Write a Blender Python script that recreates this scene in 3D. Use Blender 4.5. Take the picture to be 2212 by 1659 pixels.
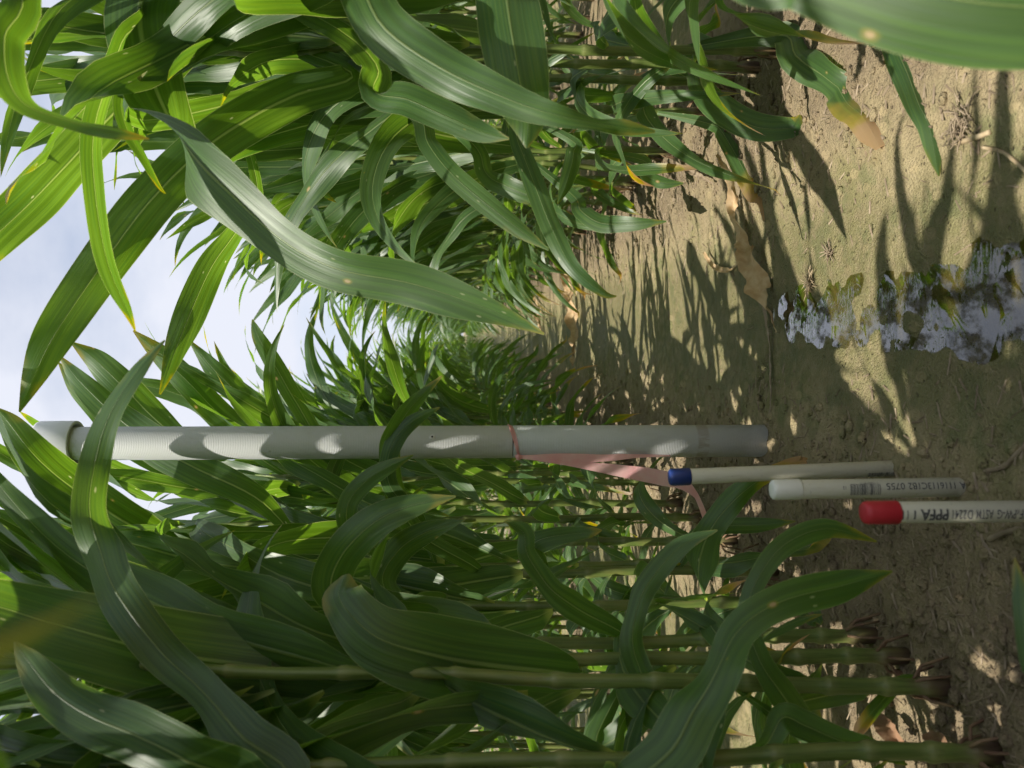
import bpy, bmesh, math, random
from mathutils import Vector, Matrix, noise
R = math.radians
random.seed(11)
scene = bpy.context.scene
for o in list(bpy.data.objects):
    bpy.data.objects.remove(o)
C = scene.collection

# ------------------------------------------------------------------ camera
CAM = Vector((0, 0, 0.61))
F_PX = 1790.0                       # focal length in a 2212 x 1659 frame
vp = Vector((94.5, 106, F_PX)).normalized()   # where the furrow runs to (right, up, forward)
yaw = math.atan2(vp.x, vp.z); pitch = math.asin(vp.y)
FW = Vector((-math.sin(yaw) * math.cos(pitch), math.cos(yaw) * math.cos(pitch), -math.sin(pitch)))
RT = Vector((math.cos(yaw), math.sin(yaw), 0))
UP = RT.cross(FW)
cam_d = bpy.data.cameras.new('camera'); cam = bpy.data.objects.new('camera', cam_d); C.objects.link(cam)
cx, cy, cz = -UP, RT, -FW            # the phone was held on its side: world up is image left
cam.matrix_world = Matrix(((cx.x, cy.x, cz.x, CAM.x), (cx.y, cy.y, cz.y, CAM.y), (cx.z, cy.z, cz.z, CAM.z), (0, 0, 0, 1)))
cam_d.sensor_fit = 'HORIZONTAL'; cam_d.sensor_width = 36; cam_d.lens = 36 * F_PX / 2212
cam_d.clip_start = 0.02; cam_d.clip_end = 3000
cam_d.dof.use_dof = True; cam_d.dof.focus_distance = 1.7; cam_d.dof.aperture_fstop = 7.0
scene.camera = cam

# ------------------------------------------------------------------ light
SUN_EL, SUN_AZ = R(62), R(35)        # azimuth: degrees left of straight behind the camera
sd = Vector((-math.sin(SUN_AZ) * math.cos(SUN_EL), -math.cos(SUN_AZ) * math.cos(SUN_EL), math.sin(SUN_EL)))  # towards the sun
world = bpy.data.worlds.new('World'); scene.world = world; world.use_nodes = True
nt = world.node_tree; nt.nodes.clear()
def wn(t): return nt.nodes.new(t)
out = wn('ShaderNodeOutputWorld'); bg = wn('ShaderNodeBackground'); sky = wn('ShaderNodeTexSky')
sky.sky_type = 'NISHITA'; sky.sun_disc = False; sky.sun_elevation = SUN_EL
sky.sun_rotation = math.atan2(sd.x, sd.y)
sky.air_density = 1.0; sky.dust_density = 1.3; sky.ozone_density = 1.5
tc = wn('ShaderNodeTexCoord'); mp = wn('ShaderNodeMapping'); mp.inputs['Scale'].default_value = (1, 1, 1.8)
nz = wn('ShaderNodeTexNoise'); nz.inputs['Scale'].default_value = 3.4; nz.inputs['Detail'].default_value = 7; nz.inputs['Roughness'].default_value = .55
rp = wn('ShaderNodeValToRGB'); rp.color_ramp.elements[0].position = .30; rp.color_ramp.elements[1].position = .60; rp.color_ramp.elements[0].color = (.45, .45, .45, 1)
mx = wn('ShaderNodeMix'); mx.data_type = 'RGBA'; mx.inputs['B'].default_value = (5.1, 5.3, 5.95, 1)
nt.links.new(tc.outputs['Generated'], mp.inputs['Vector']); nt.links.new(mp.outputs[0], nz.inputs['Vector'])
nt.links.new(nz.outputs['Fac'], rp.inputs['Fac']); nt.links.new(rp.outputs['Color'], mx.inputs['Factor'])
nt.links.new(sky.outputs[0], mx.inputs['A']); nt.links.new(mx.outputs['Result'], bg.inputs['Color'])
bg.inputs['Strength'].default_value = 0.10
nt.links.new(bg.outputs[0], out.inputs[0])
sun_d = bpy.data.lights.new('sun', 'SUN'); sun_d.energy = 5.0; sun_d.angle = R(.55); sun_d.color = (1, .94, .84)
sun = bpy.data.objects.new('sun', sun_d); C.objects.link(sun); sun.location = (-4, -4, 8)
sun.rotation_euler = (-sd).to_track_quat('-Z', 'Y').to_euler()
vs = scene.view_settings; vs.view_transform = 'Standard'; vs.look = 'None'; vs.exposure = 0.72; vs.gamma = 1.0; vs.use_curve_mapping = False
scene.render.engine = 'CYCLES'; scene.render.resolution_x = 1024; scene.render.resolution_y = 768
scene.cycles.max_bounces = 5; scene.cycles.diffuse_bounces = 3; scene.cycles.glossy_bounces = 2; scene.cycles.transparent_max_bounces = 6; scene.cycles.transmission_bounces = 3
scene.cycles.use_adaptive_sampling = True; scene.cycles.adaptive_threshold = .03; scene.cycles.use_denoising = True; scene.cycles.caustics_reflective = False; scene.cycles.caustics_refractive = False

# ------------------------------------------------------------------ helpers
def ray(ix, iy):
    return RT * (829.5 - iy) + UP * (1106 - ix) + FW * F_PX
def P(ix, iy, d):                    # photo pixel (2212 wide) + distance along the row -> point
    r = ray(ix, iy); return CAM + r * ((d - CAM.y) / r.y)
def G(ix, iy, z=0.0):                # photo pixel -> point on the ground
    r = ray(ix, iy); return CAM + r * ((z - CAM.z) / r.z)
def proj(p):
    v = p - CAM; f = v.dot(FW)
    if f < .02: return None
    return (1106 - v.dot(UP) / f * F_PX, 829.5 - v.dot(RT) / f * F_PX)
def rnd(a, b): return random.uniform(a, b)
def lerp(a, b, t): return a + (b - a) * t
def sstep(a, b, x):
    t = max(0, min(1, (x - a) / (b - a))); return t * t * (3 - 2 * t)
def interp(pts, t):                  # pts: list of values, t 0..1, catmull-rom
    n = len(pts) - 1; x = max(0, min(n - 1e-6, t * n)); i = int(x); f = x - i
    p0 = pts[max(i - 1, 0)]; p1 = pts[i]; p2 = pts[i + 1]; p3 = pts[min(i + 2, n)]
    return .5 * ((2 * p1) + (p2 - p0) * f + (2 * p0 - 5 * p1 + 4 * p2 - p3) * f * f + (3 * p1 - p0 - 3 * p2 + p3) * f ** 3)
def mesh_of(name, vs_, fs, uvs=None, metric=None, smooth=True):
    me = bpy.data.meshes.new(name); me.from_pydata(vs_, [], fs)
    if uvs:
        l = me.uv_layers.new(name='UVMap'); l2 = me.uv_layers.new(name='Metric')
        li = [v for f in fs for v in f]
        l.data.foreach_set('uv', [c for v in li for c in uvs[v]])
        l2.data.foreach_set('uv', [c for v in li for c in metric[v]])
    if smooth: me.polygons.foreach_set('use_smooth', [True] * len(me.polygons))
    me.update(); return me
def obj(name, me, mat=None, parent=None, loc=None):
    o = bpy.data.objects.new(name, me); C.objects.link(o)
    if mat and me and not me.materials: me.materials.append(mat)
    if parent: o.parent = parent
    if loc is not None: o.location = loc
    return o
def empty(name, loc=(0, 0, 0), rz=0):
    o = bpy.data.objects.new(name, None); C.objects.link(o); o.location = loc; o.rotation_euler = (0, 0, rz); o.empty_display_size = .05
    return o
def tag(o, label=None, cat=None, group=None, kind=None):
    if label: o['label'] = label
    if cat: o['category'] = cat
    if group: o['group'] = group
    if kind: o['kind'] = kind
    return o
def tube(path, radii, n=10, cap=True):
    vs_, fs = [], []; m = len(path)
    up = Vector((1, 0, 0))
    for i, p in enumerate(path):
        t = (path[min(i + 1, m - 1)] - path[max(i - 1, 0)]).normalized()
        if abs(t.dot(up)) > .95: up = Vector((0, 1, 0)) if abs(t.y) < .9 else Vector((0, 0, 1))
        a = (up - t * up.dot(t)).normalized(); b = t.cross(a); up = a
        for k in range(n):
            an = 2 * math.pi * k / n
            vs_.append(p + (a * math.cos(an) + b * math.sin(an)) * radii[i])
    for i in range(m - 1):
        for k in range(n):
            k2 = (k + 1) % n; fs.append((i * n + k, i * n + k2, (i + 1) * n + k2, (i + 1) * n + k))
    if cap:
        fs.append(tuple(range(n - 1, -1, -1))); fs.append(tuple(range((m - 1) * n, m * n)))
    return vs_, fs
def lathe(prof, n=40):               # prof: list of (r, z), closed surface when r=0 at the ends
    vs_, fs = [], []
    for r, z in prof:
        for k in range(n):
            a = 2 * math.pi * k / n; vs_.append(Vector((r * math.cos(a), r * math.sin(a), z)))
    for i in range(len(prof) - 1):
        for k in range(n):
            k2 = (k + 1) % n; fs.append((i * n + k, i * n + k2, (i + 1) * n + k2, (i + 1) * n + k))
    return vs_, fs

# ------------------------------------------------------------------ materials
class NT:
    def __init__(s, name):
        s.m = bpy.data.materials.new(name); s.m.use_nodes = True; s.t = s.m.node_tree; s.t.nodes.clear()
        s.out = s.n('ShaderNodeOutputMaterial')
    def n(s, t, **k):
        x = s.t.nodes.new(t)
        for a, b in k.items(): setattr(x, a, b)
        return x
    def link(s, a, b): s.t.links.new(a, b)
    def set(s, sock, v):
        if isinstance(v, bpy.types.NodeSocket): s.link(v, sock)
        else: sock.default_value = v
    def math(s, op, a, b=0.0, c=None, clamp=False):
        x = s.n('ShaderNodeMath', operation=op); x.use_clamp = clamp
        s.set(x.inputs[0], a); s.set(x.inputs[1], b)
        if c is not None: s.set(x.inputs[2], c)
        return x.outputs[0]
    def mix(s, f, a, b):
        x = s.n('ShaderNodeMix', data_type='RGBA'); s.set(x.inputs['Factor'], f)
        for k, v in (('A', a), ('B', b)):
            s.set(x.inputs[k], v if isinstance(v, bpy.types.NodeSocket) else (*v, 1)[:4])
        return x.outputs['Result']
    def noise(s, vec, scale, detail=3, rough=.5):
        x = s.n('ShaderNodeTexNoise'); s.link(vec, x.inputs['Vector']); x.inputs['Scale'].default_value = scale
        x.inputs['Detail'].default_value = detail; x.inputs['Roughness'].default_value = rough; return x.outputs['Fac']
    def ramp(s, f, a, b, lo=0.0, hi=1.0):
        x = s.n('ShaderNodeMapRange'); x.interpolation_type = 'SMOOTHSTEP'; s.set(x.inputs[0], f)
        x.inputs[1].default_value = a; x.inputs[2].default_value = b; x.inputs[3].default_value = lo; x.inputs[4].default_value = hi
        return x.outputs[0]
    def mapping(s, vec, scale):
        x = s.n('ShaderNodeMapping'); s.link(vec, x.inputs[0]); x.inputs['Scale'].default_value = scale; return x.outputs[0]
    def bump(s, h, strength, dist):
        x = s.n('ShaderNodeBump'); s.link(h, x.inputs['Height']); x.inputs['Strength'].default_value = strength; x.inputs['Distance'].default_value = dist
        return x.outputs[0]
    def bsdf(s, col, rough=.5, normal=None, spec=.5):
        x = s.n('ShaderNodeBsdfPrincipled'); s.set(x.inputs['Base Color'], col if isinstance(col, bpy.types.NodeSocket) else (*col, 1))
        s.set(x.inputs['Roughness'], rough); x.inputs['Specular IOR Level'].default_value = spec
        if normal: s.link(normal, x.inputs['Normal'])
        return x
    def done(s, sh): s.link(sh, s.out.inputs[0]); return s.m

def leaf_material(name, dry=0.0):
    t = NT(name)
    uv = t.n('ShaderNodeUVMap', uv_map='UVMap').outputs[0]; me = t.n('ShaderNodeUVMap', uv_map='Metric').outputs[0]
    sp = t.n('ShaderNodeSeparateXYZ'); t.link(uv, sp.inputs[0]); u, v = sp.outputs[0], sp.outputs[1]
    oi = t.n('ShaderNodeObjectInfo'); rn = oi.outputs['Random']
    s_ = t.math('ABSOLUTE', t.math('SUBTRACT', u, .5))
    # seed offset by object so that copies do not repeat their spots
    off = t.n('ShaderNodeVectorMath', operation='ADD'); t.link(me, off.inputs[0])
    cmb = t.n('ShaderNodeCombineXYZ'); t.link(t.math('MULTIPLY', rn, 37.0), cmb.inputs[0]); t.link(t.math('MULTIPLY', rn, 91.0), cmb.inputs[1]); t.link(cmb.outputs[0], off.inputs[1])
    mv = off.outputs[0]
    base = t.mix(rn, (.028, .080, .021), (.048, .116, .024))
    big = t.noise(mv, 6, 2)
    base = t.mix(t.ramp(big, .35, .7), base, (.060, .130, .032))
    # parallel veins, very fine along the blade
    vein = t.noise(t.mapping(mv, (420, 5, 1)), 1, 1, .6)
    vein2 = t.noise(t.mapping(mv, (130, 2, 1)), 1, 1, .6)
    base = t.mix(t.math('MULTIPLY', t.ramp(vein, .4, .62), .4), base, (.090, .170, .036))
    base = t.mix(t.math('MULTIPLY', t.ramp(vein2, .40, .62), .62), base, (.032, .075, .015))
    # midrib, collar
    ribw = t.math('MULTIPLY', t.math('SUBTRACT', 1.08, v), .040)
    rq = t.math('DIVIDE', s_, ribw)
    rib = t.ramp(rq, 1.3, .45)
    base = t.mix(t.math('MULTIPLY', t.math('MULTIPLY', t.ramp(rq, 3.2, 1.4), t.ramp(rq, .9, 1.3)), .45), base, (.026, .064, .013))  # groove shade on both sides of the midrib, put into the colour
    base = t.mix(t.math('MULTIPLY', rib, .62), base, (.190, .255, .095))
    edge = t.ramp(s_, .485, .497); base = t.mix(t.math('MULTIPLY', edge, .55), base, (.30, .34, .16))
    base = t.mix(t.ramp(v, .035, .004), base, (.24, .29, .09))
    # pale lesions and flecks
    vo = t.n('ShaderNodeTexVoronoi'); t.link(t.mapping(mv, (16, 9, 1)), vo.inputs['Vector']); vo.inputs['Scale'].default_value = 1; vo.voronoi_dimensions = '2D'
    sc = t.n('ShaderNodeSeparateColor'); t.link(vo.outputs['Color'], sc.inputs[0])
    rad = t.math('MULTIPLY', t.ramp(sc.outputs[0], .80, 1.0), .072)
    dd = t.math('SUBTRACT', t.math('ADD', vo.outputs['Distance'], t.math('MULTIPLY', vein2, .05)), rad)
    halo = t.math('MULTIPLY', t.ramp(dd, .035, -.012), t.ramp(sc.outputs[0], .81, .83)); core = t.math('MULTIPLY', t.ramp(dd, .002, -.02), t.ramp(sc.outputs[0], .84, .86))
    base = t.mix(t.math('MULTIPLY', halo, .7), base, (.24, .22, .04))
    base = t.mix(t.math('MULTIPLY', core, .85), base, (.42, .33, .18))
    vo2 = t.n('ShaderNodeTexVoronoi'); t.link(t.mapping(mv, (110, 34, 1)), vo2.inputs['Vector']); vo2.inputs['Scale'].default_value = 1; vo2.voronoi_dimensions = '2D'
    sc2 = t.n('ShaderNodeSeparateColor'); t.link(vo2.outputs['Color'], sc2.inputs[0])
    fl = t.math('MULTIPLY', t.ramp(vo2.outputs['Distance'], .16, .06), t.ramp(sc2.outputs[1], .975, .985))
    base = t.mix(t.math('MULTIPLY', fl, .55), base, (.36, .38, .22))
    # scorched tip / margin on some leaves
    sick = t.ramp(rn, .90, 1.0, 0, .05) if not dry else t.math('ADD', t.math('MULTIPLY', rn, .20), .06)
    wob = t.math('MULTIPLY', t.math('SUBTRACT', t.noise(mv, 22, 2), .5), .30)
    lim = t.math('SUBTRACT', 1.13, sick)
    tipm = t.ramp(t.math('SUBTRACT', t.math('ADD', t.math('ADD', v, t.math('MULTIPLY', s_, .16)), wob), lim), -.04, .06)
    yel = t.ramp(t.math('SUBTRACT', t.math('ADD', t.math('ADD', v, t.math('MULTIPLY', s_, .16)), wob), lim), -.16, .0)
    base = t.mix(t.math('MULTIPLY', yel, .8), base, (.30, .25, .04))
    base = t.mix(tipm, base, (.29, .215, .115))
    h = t.math('ADD', t.math('MULTIPLY', vein, .35), t.math('MULTIPLY', vein2, .8))
    nrm = t.bump(t.math('SUBTRACT', h, t.math('MULTIPLY', rib, .8)), .65, .0014)
    rgh = t.math('ADD', t.ramp(big, .3, .7, .33, .45), t.math('MULTIPLY', vein2, .16))
    p = t.bsdf(base, rgh, nrm, .75)
    p.inputs['Sheen Weight'].default_value = .08
    tr = t.n('ShaderNodeBsdfTranslucent')
    hs = t.n('ShaderNodeHueSaturation'); hs.inputs['Hue'].default_value = .465; hs.inputs['Saturation'].default_value = 1.22; hs.inputs['Value'].default_value = 3.1
    t.link(base, hs.inputs['Color']); t.link(hs.outputs[0], tr.inputs[0]); t.link(nrm, tr.inputs['Normal'])
    ms = t.n('ShaderNodeMixShader'); ms.inputs[0].default_value = .47
    t.link(p.outputs[0], ms.inputs[1]); t.link(tr.outputs[0], ms.inputs[2])
    return t.done(ms.outputs[0])
LEAF = leaf_material('maize_leaf'); OLDLEAF = leaf_material('old_maize_leaf', dry=.5)

def stalk_material():
    t = NT('maize_stalk'); tcn = t.n('ShaderNodeTexCoord'); ob = tcn.outputs['Object']
    sp = t.n('ShaderNodeSeparateXYZ'); t.link(ob, sp.inputs[0]); rn = t.n('ShaderNodeObjectInfo').outputs['Random']
    fib = t.noise(t.mapping(ob, (260, 260, 6)), 1, 3, .6)
    blot = t.noise(t.mapping(ob, (40, 40, 12)), 1, 3)
    col = t.mix(t.ramp(fib, .3, .7), (.085, .130, .026), (.150, .205, .050))
    col = t.mix(t.math('MULTIPLY', t.ramp(blot, .45, .7), .45), col, (.26, .24, .07))
    su = t.n('ShaderNodeSeparateXYZ'); t.link(t.n('ShaderNodeUVMap', uv_map='UVMap').outputs[0], su.inputs[0])
    col = t.mix(t.math('MULTIPLY', su.outputs[0], .35), col, (.32, .31, .13))
    zz = t.math('ADD', sp.outputs[2], t.math('MULTIPLY', t.math('SUBTRACT', blot, .5), .09))
    col = t.mix(t.math('MULTIPLY', t.ramp(zz, .060, .012), .7), col, (.130, .072, .045))
    col = t.mix(t.ramp(zz, .028, .0), col, (.07, .042, .03))
    p = t.bsdf(col, .42, t.bump(fib, .25, .0015))
    tr = t.n('ShaderNodeBsdfTranslucent'); t.link(col, tr.inputs[0]); ms = t.n('ShaderNodeMixShader'); ms.inputs[0].default_value = .15
    t.link(p.outputs[0], ms.inputs[1]); t.link(tr.outputs[0], ms.inputs[2])
    return t.done(ms.outputs[0])
STALK = stalk_material()

FCX = .055                           # middle of the furrow
ROW = .97                            # row spacing
def ground_material():
    t = NT('silty_soil'); ob = t.n('ShaderNodeTexCoord').outputs['Object']
    sp = t.n('ShaderNodeSeparateXYZ'); t.link(ob, sp.inputs[0])
    n1 = t.noise(ob, 5, 3, .6); n2 = t.noise(ob, 38, 4, .62); n3 = t.noise(ob, 240, 2, .65)
    col = t.mix(t.ramp(n1, .3, .7), (.285, .228, .132), (.370, .300, .176))
    col = t.mix(t.math('MULTIPLY', t.ramp(n2, .42, .68), .55), col, (.215, .158, .092))
    # distance to the middle of the nearest furrow, 0 .. 0.5
    fr = t.math('ABSOLUTE', t.math('SUBTRACT', t.math('FRACT', t.math('ADD', t.math('DIVIDE', t.math('SUBTRACT', sp.outputs[0], FCX), ROW), .5)), .5))
    alg = t.math('MULTIPLY', t.ramp(t.math('ADD', fr, t.math('MULTIPLY', t.math('SUBTRACT', n1, .5), .45)), .30, .06), t.ramp(n2, .30, .58))
    col = t.mix(t.math('MULTIPLY', alg, .85), col, (.198, .192, .078))
    g2 = t.noise(ob, 14, 3, .65)
    col = t.mix(t.math('MULTIPLY', t.math('MULTIPLY', t.ramp(g2, .50, .64), t.ramp(fr, .36, .12)), .75), col, (.120, .142, .055))
    fk = t.n('ShaderNodeTexVoronoi'); t.link(t.mapping(ob, (1, .6, 1)), fk.inputs['Vector']); fk.inputs['Scale'].default_value = 42
    fks = t.n('ShaderNodeSeparateColor'); t.link(fk.outputs['Color'], fks.inputs[0])
    flake = t.math('MULTIPLY', t.ramp(fk.outputs['Distance'], .42, .34), t.ramp(fks.outputs[0], .72, .80))
    col = t.mix(t.math('MULTIPLY', flake, .5), col, (.42, .33, .185))
    vo = t.n('ShaderNodeTexVoronoi'); t.link(ob, vo.inputs['Vector']); vo.inputs['Scale'].default_value = 95
    pit = t.math('MULTIPLY', t.ramp(vo.outputs['Distance'], .26, .10), t.ramp(n2, .46, .60))
    col = t.mix(t.math('MULTIPLY', pit, .75), col, (.095, .066, .042))
    vg = t.n('ShaderNodeTexVoronoi'); t.link(ob, vg.inputs['Vector']); vg.inputs['Scale'].default_value = 260
    grit = t.math('MULTIPLY', t.ramp(vg.outputs['Distance'], .3, .15), t.ramp(n2, .55, .42))
    col = t.mix(t.math('MULTIPLY', grit, .35), col, (.50, .40, .26))
    rough_shade_zone = t.ramp(fr, .16, .36)
    col = t.mix(t.math('MULTIPLY', t.math('MULTIPLY', rough_shade_zone, t.ramp(n1, .25, .6)), .75), col, (.140, .104, .068))  # darker near the rows: looser soil plus shade put into the colour
    wet = t.ramp(t.math('ADD', sp.outputs[2], t.math('MULTIPLY', t.math('SUBTRACT', n2, .5), .006)), .009, -.005)
    col = t.mix(t.math('MULTIPLY', wet, .60), col, (.120, .105, .050))
    h = t.math('ADD', t.math('MULTIPLY', n2, t.math('ADD', t.math('MULTIPLY', rough_shade_zone, 1.2), .55)), t.math('MULTIPLY', n3, .55))
    h = t.math('SUBTRACT', h, t.math('MULTIPLY', pit, .5)); h = t.math('ADD', h, t.math('ADD', t.math('MULTIPLY', grit, .15), t.math('MULTIPLY', flake, .12)))
    p = t.bsdf(col, t.ramp(wet, 0, 1, .88, .45), t.bump(h, .9, .015), .3)
    return t.done(p.outputs[0])
SOIL = ground_material()
def simple(name, col, rough=.5, spec=.5, bumpf=None):
    t = NT(name); p = t.bsdf(col, rough, None, spec); return t.done(p.outputs[0])
def straw_material(name, a, b, trans=.15):
    t = NT(name); ob = t.n('ShaderNodeTexCoord').outputs['Object']; n = t.noise(ob, 60, 4); n2 = t.noise(ob, 14, 3)
    col = t.mix(t.ramp(n, .3, .7), a, b); col = t.mix(t.math('MULTIPLY', t.ramp(n2, .5, .7), .5), col, tuple(x * .55 for x in a))
    p = t.bsdf(col, .7, t.bump(n, .4, .003), .3)
    tr = t.n('ShaderNodeBsdfTranslucent'); t.link(col, tr.inputs[0]); ms = t.n('ShaderNodeMixShader'); ms.inputs[0].default_value = trans
    t.link(p.outputs[0], ms.inputs[1]); t.link(tr.outputs[0], ms.inputs[2]); return t.done(ms.outputs[0])
STRAW = straw_material('dry_straw', (.36, .27, .16), (.50, .40, .26))
DARKSTRAW = straw_material('weathered_straw', (.20, .15, .10), (.34, .27, .19))
DEAD = straw_material('dead_leaf', (.50, .33, .17), (.62, .46, .28), .25)
RUSTY = straw_material('rusty_dead_leaf', (.24, .13, .075), (.33, .205, .12), .15)
ROOT = straw_material('brace_root', (.13, .07, .045), (.22, .15, .08), .05)

# ------------------------------------------------------------------ ground
CRACKS = [[G(1640, 790), G(1655, 830), G(1648, 860), G(1660, 900)], [G(1662, 560), G(1668, 640), G(1664, 760), G(1640, 830)]]
def seg_d(p, a, b):
    ab = b - a; t = max(0, min(1, (p - a).dot(ab) / max(ab.length_squared, 1e-9))); return (p - a - ab * t).length
PUD = [(.62, .080, .080), (.80, .072, .086), (.90, .058, .070), (1.0, .045, .044), (1.10, .042, .030), (1.22, .044, .042), (1.34, .047, .034), (1.46, .046, .040), (1.56, .048, .022), (1.62, .05, .0)]
def pud(y):
    if y <= PUD[0][0]: return PUD[0][1], PUD[0][2] * sstep(.3, .62, y)
    for a, b in zip(PUD, PUD[1:]):
        if y <= b[0]:
            t = (y - a[0]) / (b[0] - a[0]); return lerp(a[1], b[1], t), lerp(a[2], b[2], t)
    return .05, 0
WATER_Z = -.0052
MOUNDS = [(G(1648, 952, .018), .062), (G(1934, 1011, .006), .03), (G(2082, 1052, .006), .03), (G(2262, 1104, .006), .03)]
def gz(x, y, fine=True):
    ph = (x - FCX) / ROW; fr = abs((ph + .5) % 1 - .5)
    z = .024 * sstep(.10, .46, fr)
    r = math.hypot(x, y)
    if r > 14: return z
    rz_ = .35 + .9 * sstep(.14, .36, fr)
    z += .010 * noise.noise(Vector((x * 3.1, y * 2.6, 1.3))) * (.5 + .6 * rz_)
    if fine:
        z += .0075 * rz_ * noise.noise(Vector((x * 13, y * 12, 4.1)))
        if r < 4:
            z += .0045 * rz_ * noise.noise(Vector((x * 37, y * 35, 9.1))) + .0022 * rz_ * noise.noise(Vector((x * 90, y * 86, 2.7)))
    if -.2 < x < .3 and .2 < y < 1.75:
        c, w = pud(y)
        wob = .016 * noise.noise(Vector((x * 22, y * 17, 7))) + .009 * noise.noise(Vector((x * 60, y * 50, 3)))
        dd = abs(x - c) - w + wob
        target = WATER_Z - .0008 + (.07 * dd if dd > 0 else .13 * dd)
        target = max(target, WATER_Z - .008) + .0075 * max(-.2, noise.noise(Vector((x * 21, y * 17, 5.5)))) + .0030 * noise.noise(Vector((x * 50, y * 44, 1.5)))
        k = sstep(.11, .0, dd) * sstep(1.75, 1.55, y)
        z = lerp(z, target, k)
    if fine and .7 < y < 1.9 and -.4 < x < 0:
        for m_, w_ in MOUNDS:
            d2 = ((x - m_.x) ** 2 + (y - m_.y) ** 2) / (w_ * w_)
            if d2 < 6: z += .011 * math.exp(-d2) * (.75 + 1.1 * noise.noise(Vector((x * 48, y * 48, 8)))) 
    if fine and .9 < y < 2.4:
        p = Vector((x, y, 0))
        for pl in CRACKS:
            for a, b in zip(pl, pl[1:]):
                d_ = seg_d(p, Vector((a.x, a.y, 0)), Vector((b.x, b.y, 0)))
                w_ = .006 * (1 + .8 * noise.noise(Vector((x * 40, y * 40, 0))))
                if d_ < w_: z -= .016 * (1 - d_ / w_)
    return z
def axis(spans):
    out_ = []
    for a, b, st in spans:
        n_ = max(1, int(round((b - a) / st)))
        out_ += [a + (b - a) * i / n_ for i in range(n_)]
    out_.append(spans[-1][1]); return out_
xs = axis([(-900, -60, 120), (-60, -8, 6), (-8, -2.2, .25), (-2.2, -.95, .05), (-.95, .8, .0085), (.8, 2.2, .05), (2.2, 8, .25), (8, 60, 6), (60, 900, 120)])
ys = axis([(-900, -60, 120), (-60, -4, 6), (-4, .45, .12), (.45, 2.3, .0095), (2.3, 4.2, .025), (4.2, 9, .12), (9, 40, .8), (40, 100, 8), (100, 1300, 150)])
gv = [(x, y, gz(x, y)) for y in ys for x in xs]; nx = len(xs)
gf = [(j * nx + i, j * nx + i + 1, (j + 1) * nx + i + 1, (j + 1) * nx + i) for j in range(len(ys) - 1) for i in range(nx - 1)]
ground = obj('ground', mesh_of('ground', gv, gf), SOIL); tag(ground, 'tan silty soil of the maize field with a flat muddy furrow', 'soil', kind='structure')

# puddle
t = NT('puddle_water'); ob = t.n('ShaderNodeTexCoord').outputs['Object']
hh = t.math('ADD', t.math('MULTIPLY', t.noise(t.mapping(ob, (34, 95, 1)), 1, 1), t.ramp(t.noise(ob, 12, 2), .48, .62)), t.math('MULTIPLY', t.noise(ob, 25, 1), .10))
nb = t.bump(hh, .4, .0016)
gl = t.n('ShaderNodeBsdfGlossy'); gl.inputs['Roughness'].default_value = .015; gl.inputs['Color'].default_value = (1, 1, 1, 1); t.link(nb, gl.inputs['Normal'])
tp = t.n('ShaderNodeBsdfTransparent'); tp.inputs['Color'].default_value = (.62, .60, .42, 1)
fr_ = t.n('ShaderNodeFresnel'); fr_.inputs['IOR'].default_value = 1.45; t.link(nb, fr_.inputs['Normal'])
ms = t.n('ShaderNodeMixShader'); t.link(t.math('MULTIPLY', t.math('MULTIPLY', fr_.outputs[0], 2.5, clamp=True), t.ramp(t.noise(t.mapping(ob, (26, 15, 1)), 1, 4, .65), .40, .56, .12, 1.0)), ms.inputs[0]); t.link(tp.outputs[0], ms.inputs[1]); t.link(gl.outputs[0], ms.inputs[2])
WATER = t.done(ms.outputs[0])
pv, pf = [], []
py = axis([(.35, 1.66, .02)]); m_ = 9
for y in py:
    c, w = pud(y); w = w + .022
    for k in range(m_): pv.append((c + w * (k / (m_ - 1) * 2 - 1), y, WATER_Z))
for j in range(len(py) - 1):
    for k in range(m_ - 1): pf.append((j * m_ + k, j * m_ + k + 1, (j + 1) * m_ + k + 1, (j + 1) * m_ + k))
tag(obj('puddle', mesh_of('puddle', pv, pf), WATER), 'shallow puddle of clear water lying along the furrow', 'puddle', kind='structure')

# ------------------------------------------------------------------ maize leaves
CROSS = {8: [-1, -.7, -.38, -.07, .07, .38, .7, 1], 5: [-1, -.5, 0, .5, 1], 3: [-1, 0, 1]}
def ribbon(cl, wd, W, nc=5, fold=.18, ruf=.0, rufk=38., seed=0.0, cup=0.0):
    """blade along centre line cl, full width wd[i], width direction W[i]; returns verts, faces, uv, metric"""
    S = CROSS[nc]; vs_, fs, uv, mt = [], [], [], []; n = len(cl); arc = 0
    tot = sum((cl[i + 1] - cl[i]).length for i in range(n - 1))
    for i in range(n):
        T = (cl[min(i + 1, n - 1)] - cl[max(i - 1, 0)]).normalized()
        w = W[i] - T * W[i].dot(T); w.normalize(); N = w.cross(T)
        if i: arc += (cl[i] - cl[i - 1]).length
        h = wd[i] * .5; und = .0045 * min(1, h / .02) * (math.sin(arc * 17 + seed * 3.3) + .6 * math.sin(arc * 31 + seed)) if nc != 3 else 0
        for s in S:
            rr = ruf * (abs(s) ** 1.6) * (math.sin(rufk * arc + seed + (1.9 if s > 0 else 0)) + .6 * math.sin(rufk * .43 * arc + seed * 2.1 + (0 if s > 0 else 2.4))) * min(1, h / .02)
            p = cl[i] + w * s * h + N * (fold * abs(s) * h + cup * s * s * h + rr * 1.45 + und)
            vs_.append(p); uv.append((s * .5 + .5, arc / tot)); mt.append((s * h + seed * .37, arc + seed * .71))
    k = len(S)
    for i in range(n - 1):
        for j in range(k - 1): fs.append((i * k + j, i * k + j + 1, (i + 1) * k + j + 1, (i + 1) * k + j))
    return vs_, fs, uv, mt
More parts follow.
